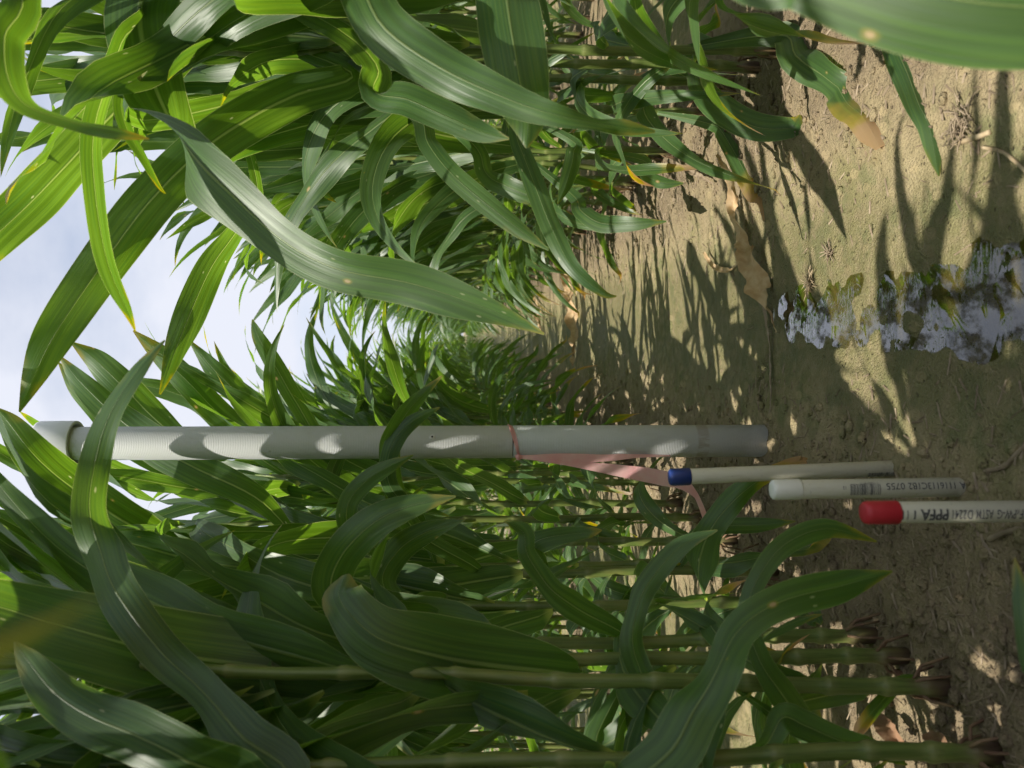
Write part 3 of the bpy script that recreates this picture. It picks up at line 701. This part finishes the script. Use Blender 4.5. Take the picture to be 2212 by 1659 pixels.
H(HP['RC'], [(560, 420, 1.9), (505, 505, 1.8), (455, 580, 1.72), (410, 680, 1.65), (375, 770, 1.62), (345, 852, 1.60)], [28, 40, 60, 66, 40, 4], [30, 20, 10, 0, 10, 20], attach=at('RC', 1.02), ruf=.002)
H(HP['RH'], [(1085, -90, 1.02), (1095, 0, 1.0), (1108, 90, .99), (1125, 190, .99), (1140, 260, 1.0), (1138, 320, 1.01)], [110, 138, 140, 125, 85, 5], [0, 0, 5, 5, 10, 10], attach=at('RH', .58), ruf=.003)
H(HP['RI'], [(800, 120, 1.24), (815, 195, 1.18), (880, 215, 1.15), (960, 250, 1.13), (1040, 285, 1.12), (1100, 300, 1.11)], [50, 62, 72, 66, 44, 4], [60, 20, 10, 0, 10, 10], attach=at('RI', .86), ruf=.003)
H(HP['RA'], [(890, 230, 1.44), (925, 310, 1.38), (975, 375, 1.34), (1050, 440, 1.31), (1120, 495, 1.29), (1185, 540, 1.28)], [40, 44, 46, 46, 34, 4], [20, 0, 0, 0, 10, 0], attach=at('RA', .78), ruf=.0015)
H(HP['RB'], [(1085, 230, 1.5), (1120, 310, 1.42), (1155, 400, 1.37), (1190, 490, 1.34), (1235, 575, 1.32), (1300, 632, 1.31), (1332, 640, 1.31)], [18, 36, 46, 44, 34, 18, 3], [10, 0, 0, 10, 0, 20, 20], attach=at('RB', .62), ruf=.002)
H(HP['RC'], [(1010, 300, 1.7), (1050, 370, 1.62), (1090, 400, 1.58), (1150, 425, 1.56), (1195, 440, 1.55)], [30, 40, 46, 36, 4], [0, 20, 0, 10, 10], attach=at('RC', .72), ruf=.003)
H(HP['RC'], [(1492, 135, 1.70), (1520, 190, 1.63), (1565, 240, 1.56), (1640, 275, 1.50), (1720, 275, 1.46), (1816, 250, 1.43)], [48, 56, 62, 56, 40, 3], [0, 20, 0, -10, 0, 0], attach=at('RC', .20), ruf=.004)
H(HP['RA'], [(1680, 75, 1.46), (1720, 120, 1.38), (1790, 175, 1.30), (1870, 225, 1.26), (1925, 250, 1.22), (1975, 285, 1.19), (2024, 322, 1.17)], [52, 72, 66, 74, 62, 60, 20], [0, 10, -20, 10, 20, 0, 0], attach=at('RA', .17), ruf=.005, mat=OLDLEAF)
H(HP['RD'], [(1555, 275, 1.86), (1590, 330, 1.76), (1635, 385, 1.70), (1670, 420, 1.67), (1700, 440, 1.65), (1716, 478, 1.64)], [30, 42, 48, 40, 12, 4], [0, 5, 0, 0, 0, 0], attach=at('RD', .12), ruf=.001, mat=OLDLEAF)
H(HP['RI'], [(1950, 60, 1.15), (1985, 140, 1.10), (2025, 215, 1.07), (2050, 265, 1.05), (2075, 320, 1.04), (2096, 382, 1.03)], [50, 62, 56, 48, 36, 3], [0, 10, 30, 0, 0, 20], attach=at('RI', .14), ruf=.002)
H(HP['RE'], [(1235, 420, 2.2), (1255, 455, 2.1), (1300, 480, 2.05), (1370, 484, 2.0), (1440, 478, 1.97)], [26, 36, 38, 30, 3], [10, 0, 20, 0, 10], attach=at('RE', .42), ruf=.003)
H(HP['RD'], [(1230, 300, 1.9), (1240, 330, 1.85), (1225, 390, 1.8), (1205, 440, 1.78)], [20, 34, 30, 3], [0, 10, 0, 0], attach=at('RD', .45), ruf=.002)
H(HP['RE'], [(1385, 345, 2.2), (1395, 378, 2.15), (1430, 395, 2.1), (1476, 396, 2.08)], [22, 26, 26, 4], [0, 10, 10, 0], attach=at('RE', .26), ruf=.001)
# left side (image bottom)
H(HP['L1'], [(620, 1700, .80), (520, 1590, .84), (430, 1490, .88), (345, 1405, .91), (280, 1320, .93), (225, 1220, .95), (196, 1110, .97), (205, 1000, .99), (235, 900, 1.0), (290, 810, 1.01), (356, 735, 1.02)], [90, 108, 72, 84, 88, 86, 72, 64, 52, 34, 3], [10, 0, 25, 0, 5, 30, -10, 0, 20, 35, 30], attach=at('L1', .78), n=64, ruf=.003)
H(HP['LC'], [(1255, 1455, 1.03), (1180, 1450, 1.0), (1060, 1437, .97), (930, 1415, .95), (820, 1380, .94), (750, 1320, .95), (728, 1280, .97), (745, 1240, 1.0)], [40, 120, 172, 175, 140, 100, 70, 10], [0, 0, 0, -5, 0, 20, 45, 60], attach=at('LC', .41), n=50, ruf=.003)
H(HP['LC'], [(800, 1480, 1.03), (680, 1455, 1.0), (520, 1435, .97), (350, 1410, .94), (200, 1370, .92), (60, 1330, .91), (-80, 1290, .90), (-160, 1260, .9)], [50, 120, 180, 190, 175, 150, 100, 20], [5, 0, 0, 0, -10, -15, -15, -10], attach=at('LC', .72), n=50, ruf=.004)
H(HP['LD'], [(930, 1330, 1.12), (800, 1330, 1.10), (715, 1285, 1.08), (735, 1205, 1.06), (800, 1135, 1.05), (880, 1095, 1.05), (985, 1072, 1.05)], [40, 70, 84, 84, 78, 56, 3], [40, 50, 30, 0, 0, 10, 10], attach=at('LD', .64), n=48, ruf=.003)
H(HP['LE'], [(960, 1310, 1.33), (870, 1300, 1.28), (828, 1250, 1.24), (860, 1190, 1.21), (920, 1150, 1.20), (1005, 1122, 1.19)], [30, 50, 60, 60, 48, 3], [40, 50, 20, 0, 0, 10], attach=at('LE', .66), ruf=.003)
H(HP['LF'], [(1010, 1215, 1.47), (900, 1150, 1.43), (855, 1070, 1.40), (840, 1000, 1.38), (852, 940, 1.36), (885, 880, 1.35), (955, 812, 1.34)], [30, 40, 46, 46, 46, 36, 3], [0, 10, 0, 10, -30, -20, 0], attach=at('LF', .52), ruf=.002)
H(HP['LF'], [(900, 1120, 1.44), (845, 1050, 1.39), (838, 990, 1.36), (858, 940, 1.35), (900, 905, 1.345), (950, 880, 1.34)], [30, 36, 36, 38, 28, 3], [30, 20, 30, 20, 0, 0], attach=at('LF', .60), ruf=.001)
H(HP['LE'], [(850, 1230, 1.30), (760, 1150, 1.26), (752, 1090, 1.23), (790, 1040, 1.21), (840, 1008, 1.20), (893, 983, 1.20)], [34, 44, 46, 42, 30, 3], [20, 10, 10, 0, 0, 0], attach=at('LE', .76), ruf=.002)
H(HP['LA'], [(1330, 1700, .76), (1440, 1630, .74), (1500, 1530, .75), (1550, 1430, .77), (1610, 1350, .79), (1700, 1295, .81), (1820, 1265, .83), (1928, 1234, .84)], [70, 120, 110, 70, 74, 76, 70, 4], [20, 10, 5, 55, 20, 0, 0, 0], attach=at('LA', .40), n=50, ruf=.003)
H(HP['LB'], [(1745, 1590, .92), (1690, 1500, .90), (1640, 1420, .89), (1612, 1330, .89), (1640, 1245, .90), (1700, 1172, .92), (1790, 1142, .94), (1894, 1170, .95)], [40, 62, 40, 38, 42, 48, 44, 3], [0, 0, 40, 20, 0, 10, 0, 10], attach=at('LB', .25), n=50, ruf=.002)
H(HP['LF'], [(1480, 1200, 1.5), (1500, 1160, 1.45), (1560, 1138, 1.41), (1640, 1134, 1.39), (1718, 1126, 1.38)], [20, 30, 34, 32, 3], [30, 0, 0, 0, 0], attach=at('LF', .18), ruf=.002)
H(HP['LC'], [(1290, 1600, 1.0), (1360, 1570, .98), (1395, 1490, .97), (1365, 1400, .97), (1375, 1320, .98), (1400, 1260, .99), (1470, 1180, 1.0), (1550, 1145, 1.0)], [50, 62, 58, 46, 44, 50, 40, 4], [20, 0, 30, -30, 10, 0, 10, 0], attach=at('LC', .34), n=48, ruf=.003)
H(HP['LG'], [(1185, 1260, 1.55), (1160, 1215, 1.5), (1150, 1180, 1.47), (1185, 1160, 1.45), (1270, 1150, 1.44), (1300, 1145, 1.44)], [30, 44, 46, 40, 26, 3], [0, 10, 20, 40, 10, 0], attach=at('LG', .38), ruf=.004)
H(HP['LD'], [(1330, 1360, 1.10), (1240, 1310, 1.07), (1185, 1260, 1.06), (1140, 1200, 1.05), (1130, 1150, 1.05), (1090, 1125, 1.05)], [40, 60, 52, 40, 34, 3], [10, 0, 30, 0, 40, 20], attach=at('LD', .33), ruf=.004)
H(HP['LE'], [(1790, 1322, 1.36), (1830, 1332, 1.33), (1900, 1332, 1.31), (1970, 1334, 1.30), (2028, 1346, 1.29)], [26, 34, 36, 28, 3], [0, 10, 0, 0, 0], attach=at('LE', .085), ruf=.002)
H(HP['L1'], [(520, 1720, .76), (400, 1640, .76), (300, 1590, .77), (200, 1550, .78), (120, 1500, .80), (60, 1430, .82), (30, 1385, .83)], [110, 120, 118, 110, 84, 50, 4], [25, 10, 10, 0, 10, 20, 20], attach=at('L1', .82), n=48, ruf=.004)
H(HP['LG'], [(420, 1230, 1.55), (330, 1165, 1.5), (240, 1110, 1.46), (150, 1050, 1.43), (80, 990, 1.41), (25, 920, 1.40), (-10, 880, 1.4)], [50, 80, 92, 94, 82, 50, 4], [0, 0, 10, 0, 0, 10, 10], attach=at('LG', 1.0), n=44, ruf=.004)
H(HP['LE'], [(300, 1290, 1.33), (200, 1220, 1.3), (90, 1170, 1.28), (0, 1140, 1.26), (-90, 1100, 1.25)], [60, 90, 96, 80, 40], [0, 0, 10, 0, 0], attach=at('LE', 1.02), n=40, ruf=.004)
H(HP['LH'], [(560, 1080, 1.70), (420, 1010, 1.69), (330, 960, 1.72), (240, 890, 1.74), (170, 820, 1.76), (130, 770, 1.77)], [50, 76, 80, 66, 40, 4], [0, 0, 10, 0, 10, 0], attach=at('LH', .88), n=40, ruf=.003)
for k_, pts_, w_, z_ in (('LI', [(430, 985, 1.93), (333, 903, 1.9), (267, 836, 1.88), (207, 780, 1.87), (153, 738, 1.87)], [40, 62, 66, 50, 4], .95),
                      ('LJ', [(300, 985, 2.15), (210, 886, 2.1), (165, 835, 2.08), (127, 784, 2.07)], [34, 44, 36, 4], 1.12),
                      ('LJ', [(600, 985, 2.1), (483, 903, 2.05), (417, 836, 2.02), (350, 770, 2.0), (288, 714, 2.0)], [36, 54, 58, 44, 4], .80),
                      ('LK', [(640, 985, 2.35), (567, 903, 2.3), (500, 836, 2.28), (455, 790, 2.27), (408, 734, 2.27)], [30, 46, 48, 36, 3], .86),
                      ('LL', [(700, 960, 2.5), (640, 870, 2.45), (600, 800, 2.42), (560, 730, 2.4), (545, 690, 2.4)], [30, 38, 40, 28, 3], .84),
                      ('LK', [(520, 960, 2.4), (440, 880, 2.38), (380, 850, 2.36), (300, 830, 2.35), (235, 820, 2.35)], [30, 40, 42, 30, 3], 1.0)):
    H(HP[k_], pts_, w_, [0, 8, 0, 10, 0][:len(pts_)], attach=at(k_, z_), n=40, ruf=.003)
H(HP['LA'], [(1650, 1610, .86), (1690, 1550, .87), (1740, 1568, .87), (1810, 1598, .87), (1890, 1620, .87), (1960, 1652, .87)], [40, 60, 62, 56, 40, 4], [30, 10, 0, 0, 0, 0], attach=at('LA', .28), n=40, ruf=.003)
H(HP['L0'], [(2260, 1560, .52), (2222, 1430, .54), (2206, 1330, .55), (2200, 1260, .56), (2192, 1205, .57)], [40, 40, 34, 26, 3], [40, 30, 20, 10, 0], attach=at('L0', .20), n=36, ruf=.002)
H(HP['LB'], [(2030, 1500, .96), (1960, 1470, .97), (1900, 1520, .95), (1860, 1570, .93), (1845, 1595, .92)], [16, 26, 30, 26, 4], [0, 10, 20, 0, 0], attach=at('LB', .05), n=30, ruf=.002, mat=OLDLEAF)

# ------------------------------------------------------------------ the rows
rr = random.Random(7)
def row_plants(x, y0, y1, step, label, group, part_y, lim=2, skip=()):
    y = y0
    while y < y1:
        xx = x + rr.gauss(0, .018); yy = y + rr.uniform(-.04, .04)
        far = yy > part_y or yy < -.1
        pr_, rz_, sc_ = rr.choice(protos), rr.uniform(0, 6.28), rr.uniform(.97, 1.13)
        if yy < .5:                                   # keep blades of the plants beside the photographer off the lens
            for _ in range(60):
                Mt = Matrix.Translation((xx, yy, 0)) @ Matrix.Rotation(rz_, 4, 'Z') @ Matrix.Scale(sc_, 4)
                qs = [Mt @ v for v in pr_.data[0]]
                if not any((lambda q: q and -40 < q[0] < 2250 and -40 < q[1] < 1700 and p.y < 1.2)(proj(p)) for p in qs): break
                pr_, rz_ = rr.choice(protos), rr.uniform(0, 6.28); xx -= .01
        plant(xx, yy, pr_, rz_, sc_, label, group, not far, near_filter(lim, .6) if yy < 3.2 else None, None, (rr.uniform(-.05, .05), rr.uniform(-.05, .05)))
        y += step * rr.uniform(.8, 1.2)
XL, XR = -.43, .54
row_plants(XL, 2.8, 8.6, .135, LBL_L, ROWL, 4.4)
row_plants(XR, 2.5, 8.6, .135, LBL_R, ROWR, 4.4)
row_plants(XL, -1.6, .36, .13, LBL_L, ROWL, 4)
row_plants(XL - ROW, -.3, 5.2, .165, 'green maize plant in the next row, behind the stalks beside the pipes', 'plants of the row behind the pipes row', 2.6)
row_plants(XR + ROW, .7, 5.4, .165, 'green maize plant in the next row beyond the puddled furrow', 'plants of the row beyond the furrow', 2.8)
row_plants(XL - 2 * ROW, -.2, 5.0, .19, 'green maize plant deep in the field on the side of the pipes', 'plants deep in the field on the pipe side', 1.0)
row_plants(XR + 2 * ROW, 1.8, 6.0, .19, 'green maize plant deep in the field beyond the puddled furrow', 'plants deep in the field beyond the furrow', 1.0)
# the rest of the field: one mass of far plants
fv, ff, fu, fm, fi = [], [], [], [], []
def add_far(x, y):
    pr = rr.choice(protos); v, f, uv, mt, nl = pr.data; sc = rr.uniform(.97, 1.13); a = rr.uniform(0, 6.28); ca, sa = math.cos(a) * sc, math.sin(a) * sc; o_ = len(fv)
    fv.extend((x + q.x * ca - q.y * sa, y + q.x * sa + q.y * ca, q.z * sc + .02) for q in v); ff.extend(tuple(i + o_ for i in q) for q in f); fu.extend(uv); fm.extend(mt); fi.extend([0] * nl + [1] * (len(f) - nl))
for x, y0, y1, st in ((XL, 8.6, 40, .2), (XR, 8.6, 40, .2), (XL - ROW, 5.2, 16, .25), (XR + ROW, 5.4, 16, .25), (XL - 2 * ROW, 5, 12, .35), (XR + 2 * ROW, 6, 12, .35), (XL - 3 * ROW, 0, 9, .33), (XR + 3 * ROW, 3, 9, .33), (XL - 4 * ROW, 1, 9, .4), (XR + 4 * ROW, 4, 10, .4)):
    y = y0
    while y < y1: add_far(x + rr.gauss(0, .02), y); y += st * rr.uniform(.8, 1.2)
for k in range(26): add_far(rr.uniform(-.6, .75), rr.uniform(36, 44))     # headland closing the furrow
me = mesh_of('maize_field', fv, ff, fu, fm); me.materials.append(LEAF); me.materials.append(STALK); me.polygons.foreach_set('material_index', fi)
tag(obj('maize_field', me), 'dense green maize field closing the far end of the furrow', 'maize field', kind='stuff')

# ------------------------------------------------------------------ litter on the ground
def ground_strip(name, label, cat, px, wpx, mat, lift=.012, n=44, ruf=.006, rufk=50, fold=.5, rolls=None, curl=0.0):
    pts = []
    for ix, iy, h in px:
        g = G(ix, iy, .01); g.z = gz(g.x, g.y, False) + h; pts.append(g)
    o0 = pts[0].copy(); e = None
    cl = [interp(pts, i / (n - 1)) for i in range(n)]; wd, W = [], []
    for i in range(n):
        t_ = i / (n - 1); T = (cl[min(i + 1, n - 1)] - cl[max(i - 1, 0)]).normalized(); side = T.cross(Vector((0, 0, 1))).normalized(); nn = side.cross(T)
        r_ = R(interp(rolls, t_)) if rolls else 0; W.append(side * math.cos(r_) + nn * math.sin(r_)); wd.append(max(.001, interp([float(q) for q in wpx], t_)))
    v, f, uv, mt = ribbon(cl, wd, W, 8, fold, ruf, rufk, seed=rnd(0, 30))
    for q in v:
        q += Vector((noise.noise(q * 45), noise.noise(q * 45 + Vector((9, 0, 0))), abs(noise.noise(q * 52 + Vector((0, 7, 0)))) * 1.6)) * .007 * min(1, max(wpx) / .03)
        g = gz(q.x, q.y, False) + .002
        if q.z < g: q.z = g
    o = obj(name, mesh_of(name, [q - o0 for q in v], f, uv, mt), mat, None, o0)
    return tag(o, label, cat)
ground_strip('dead_leaf', 'long tan dead maize leaf lying crumpled across the furrow', 'dead leaf', [(1600, 335, .03), (1606, 400, .02), (1605, 470, .02), (1618, 540, .018), (1640, 590, .02), (1660, 650, .012), (1672, 720, .006)], [.008, .016, .022, .036, .042, .022, .004], DEAD, n=70, ruf=.012, rolls=[20, 60, 20, 70, 30, 10, 0])
ground_strip('dead_leaf', 'thin dry leaf shred trailing from the crumpled dead leaf', 'dead leaf', [(1640, 610, .008), (1652, 690, .006), (1660, 770, .004), (1668, 860, .004), (1662, 905, .004)], [.008, .012, .010, .007, .002], DARKSTRAW, ruf=.003)
ground_strip('dead_leaf', 'curled tan leaf scrap bowed on the bare soil', 'dead leaf', [(1525, 545, .012), (1548, 578, .014), (1580, 585, .012), (1602, 560, .012)], [.006, .012, .013, .005], DEAD, ruf=.003, rolls=[40, 50, 30, 40])
ground_strip('dead_leaf', 'pinkish tan dead leaf crossing the furrow farther off', 'dead leaf', [(1232, 560, .02), (1238, 620, .03), (1242, 680, .02), (1245, 750, .015), (1240, 790, .01)], [.02, .05, .07, .05, .01], DEAD, ruf=.012, rolls=[20, 60, 40, 30, 10])
ground_strip('dead_leaf', 'small pale dead leaf curled at the foot of the far row', 'dead leaf', [(1160, 630, .03), (1166, 660, .04), (1172, 690, .03), (1170, 715, .02)], [.02, .06, .06, .02], DEAD, ruf=.012, rolls=[20, 60, 40, 30])
ground_strip('dead_leaf', 'rusty shredded dead leaf lying behind the leaning stalk', 'dead leaf', [(1930, 1540, .015), (1960, 1560, .02), (1990, 1580, .02), (2010, 1605, .015)], [.008, .02, .024, .012], RUSTY, ruf=.010, rolls=[10, 60, 30, 20])
ground_strip('dead_leaf', 'second rusty dead leaf lying in the sunlit far furrow', 'dead leaf', [(2060, 1580, .01), (2090, 1600, .012), (2110, 1625, .01), (2120, 1650, .008)], [.01, .02, .02, .006], RUSTY, ruf=.006, rolls=[10, 40, 30, 20])
ground_strip('dead_leaf', 'weathered dead leaf scrap under the row across the furrow', 'dead leaf', [(1490, 330, .02), (1505, 360, .03), (1535, 375, .02), (1560, 395, .01)], [.006, .014, .012, .004], DARKSTRAW, ruf=.006, rolls=[20, 60, 30, 10])
def dry_stalk(label, px, r, mat=DARKSTRAW):
    pts = []
    for ix, iy in px:
        g = G(ix, iy, .005); g.z = gz(g.x, g.y, False) + r * .7; pts.append(g)
    o0 = pts[0].copy(); cl = [interp(pts, i / 11) - o0 for i in range(12)]
    v, f = tube(cl, [r * (1.1 if i in (3, 7) else .95) for i in range(12)], 8)
    tag(obj('dry_stalk', mesh_of('dry_stalk', v, f), mat, None, o0), label, 'dry stalk')
dry_stalk('weathered grey stick lying beside the red-capped pipe', [(2212, 962), (2190, 985), (2168, 1008), (2130, 1018)], .0028)
dry_stalk('pale broken stalk piece lying left of the printed red-capped pipe', [(2150, 1165), (2190, 1148), (2240, 1140)], .0034, DARKSTRAW)
dry_stalk('long thin pale twig arching over rough soil by the right row', [(2120, 318), (2165, 330), (2212, 372)], .0022, STRAW)
dry_stalk('short straw-coloured stalk stub on the litter by the right row', [(2060, 310), (2100, 300), (2140, 285)], .0035, STRAW)
rc = random.Random(3)
def clump(label, ix, iy, n, r, mat, ln=.03):
    g = G(ix, iy, .01); g.z = gz(g.x, g.y, False); vs_, fs = [], []
    for k in range(n):
        a = rc.uniform(0, 6.28); q = Vector((math.cos(a) * rc.uniform(0, r), math.sin(a) * rc.uniform(0, r), rc.uniform(.001, .008))); b = rc.uniform(0, 6.28); l = ln * rc.uniform(.4, 1)
        d_ = Vector((math.cos(b) * l, math.sin(b) * l, rc.uniform(-.002, .008))); v, f = tube([q, q + d_ * .5 + Vector((0, 0, .002)), q + d_], [.0009, .001, .0005], 4)
        o_ = len(vs_); vs_ += v; fs += [tuple(i + o_ for i in t_) for t_ in f]
    tag(obj('root_clump', mesh_of('root_clump', vs_, fs), mat, None, g), label, 'root clump')
clump('tangled dry root clump on the green-tinged soil near the puddle', 1738, 612, 46, .010, STRAW)
clump('small dry root tuft beside the long dead leaf', 1782, 545, 22, .008, DARKSTRAW)
clump('dry fibrous litter clump below the low leaf of the right row', 2075, 268, 40, .028, DARKSTRAW, .035)
# loose straw and clods, uncountable
sv, sf = [], []
for k in range(4600):
    y = .55 + 3.2 * rc.random() ** 1.6
    side = rc.random()
    x = rc.gauss(-.32, .16) if side < .5 else (rc.gauss(.46, .14) if side < .86 else rc.uniform(-.3, .5))
    if abs(x - .05) < .10 and rc.random() < .9: continue
    l = rc.uniform(.006, .034); w = rc.uniform(.0005, .0016); a = rc.uniform(0, 6.28) ; z = gz(x, y) + w * .8
    if z < WATER_Z + .002: continue
    dx, dy = math.cos(a) * l / 2, math.sin(a) * l / 2; px_, py_ = -math.sin(a) * w, math.cos(a) * w; dz = rc.uniform(-.12, .12) * l; o_ = len(sv)
    for s1, s2, h in ((-1, -1, 0), (1, -1, 0), (1, 1, 0), (-1, 1, 0), (-1, 0, 1), (1, 0, 1)): sv.append((x + dx * s1 + px_ * s2, y + dy * s1 + py_ * s2, z + dz * s1 + (w if h else -w * .3)))
    sf += [(o_, o_ + 1, o_ + 5, o_ + 4), (o_ + 2, o_ + 3, o_ + 4, o_ + 5), (o_ + 1, o_ + 2, o_ + 5), (o_ + 3, o_, o_ + 4)]
tag(obj('straw_litter', mesh_of('straw_litter', sv, sf, smooth=False), DARKSTRAW), 'scattered short straw and chaff on the soil along both rows', 'straw litter', kind='stuff')
bm = bmesh.new(); bmesh.ops.create_icosphere(bm, subdivisions=1, radius=1); iv = [v.co.copy() for v in bm.verts]; it = [tuple(v.index for v in f.verts) for f in bm.faces]; bm.free()
cv, cf = [], []
for k in range(6500):
    y = .55 + 3.4 * rc.random() ** 1.5
    x = rc.gauss(-.34, .15) if rc.random() < .6 else rc.gauss(.50, .13)
    if abs(x - .05) < .16: continue
    r = .0018 + .0090 * rc.random() ** 3.6; z = gz(x, y) + r * .15; o_ = len(cv); sx, sy, sz = rc.uniform(.8, 1.4), rc.uniform(.8, 1.4), rc.uniform(.5, .8); sh = rc.uniform(0, 50)
    for q in iv:
        m = 1 + .35 * noise.noise(q * 1.7 + Vector((sh, 0, 0))); cv.append((x + q.x * r * sx * m, y + q.y * r * sy * m, z + q.z * r * sz * m))
    cf += [tuple(i + o_ for i in t_) for t_ in it]
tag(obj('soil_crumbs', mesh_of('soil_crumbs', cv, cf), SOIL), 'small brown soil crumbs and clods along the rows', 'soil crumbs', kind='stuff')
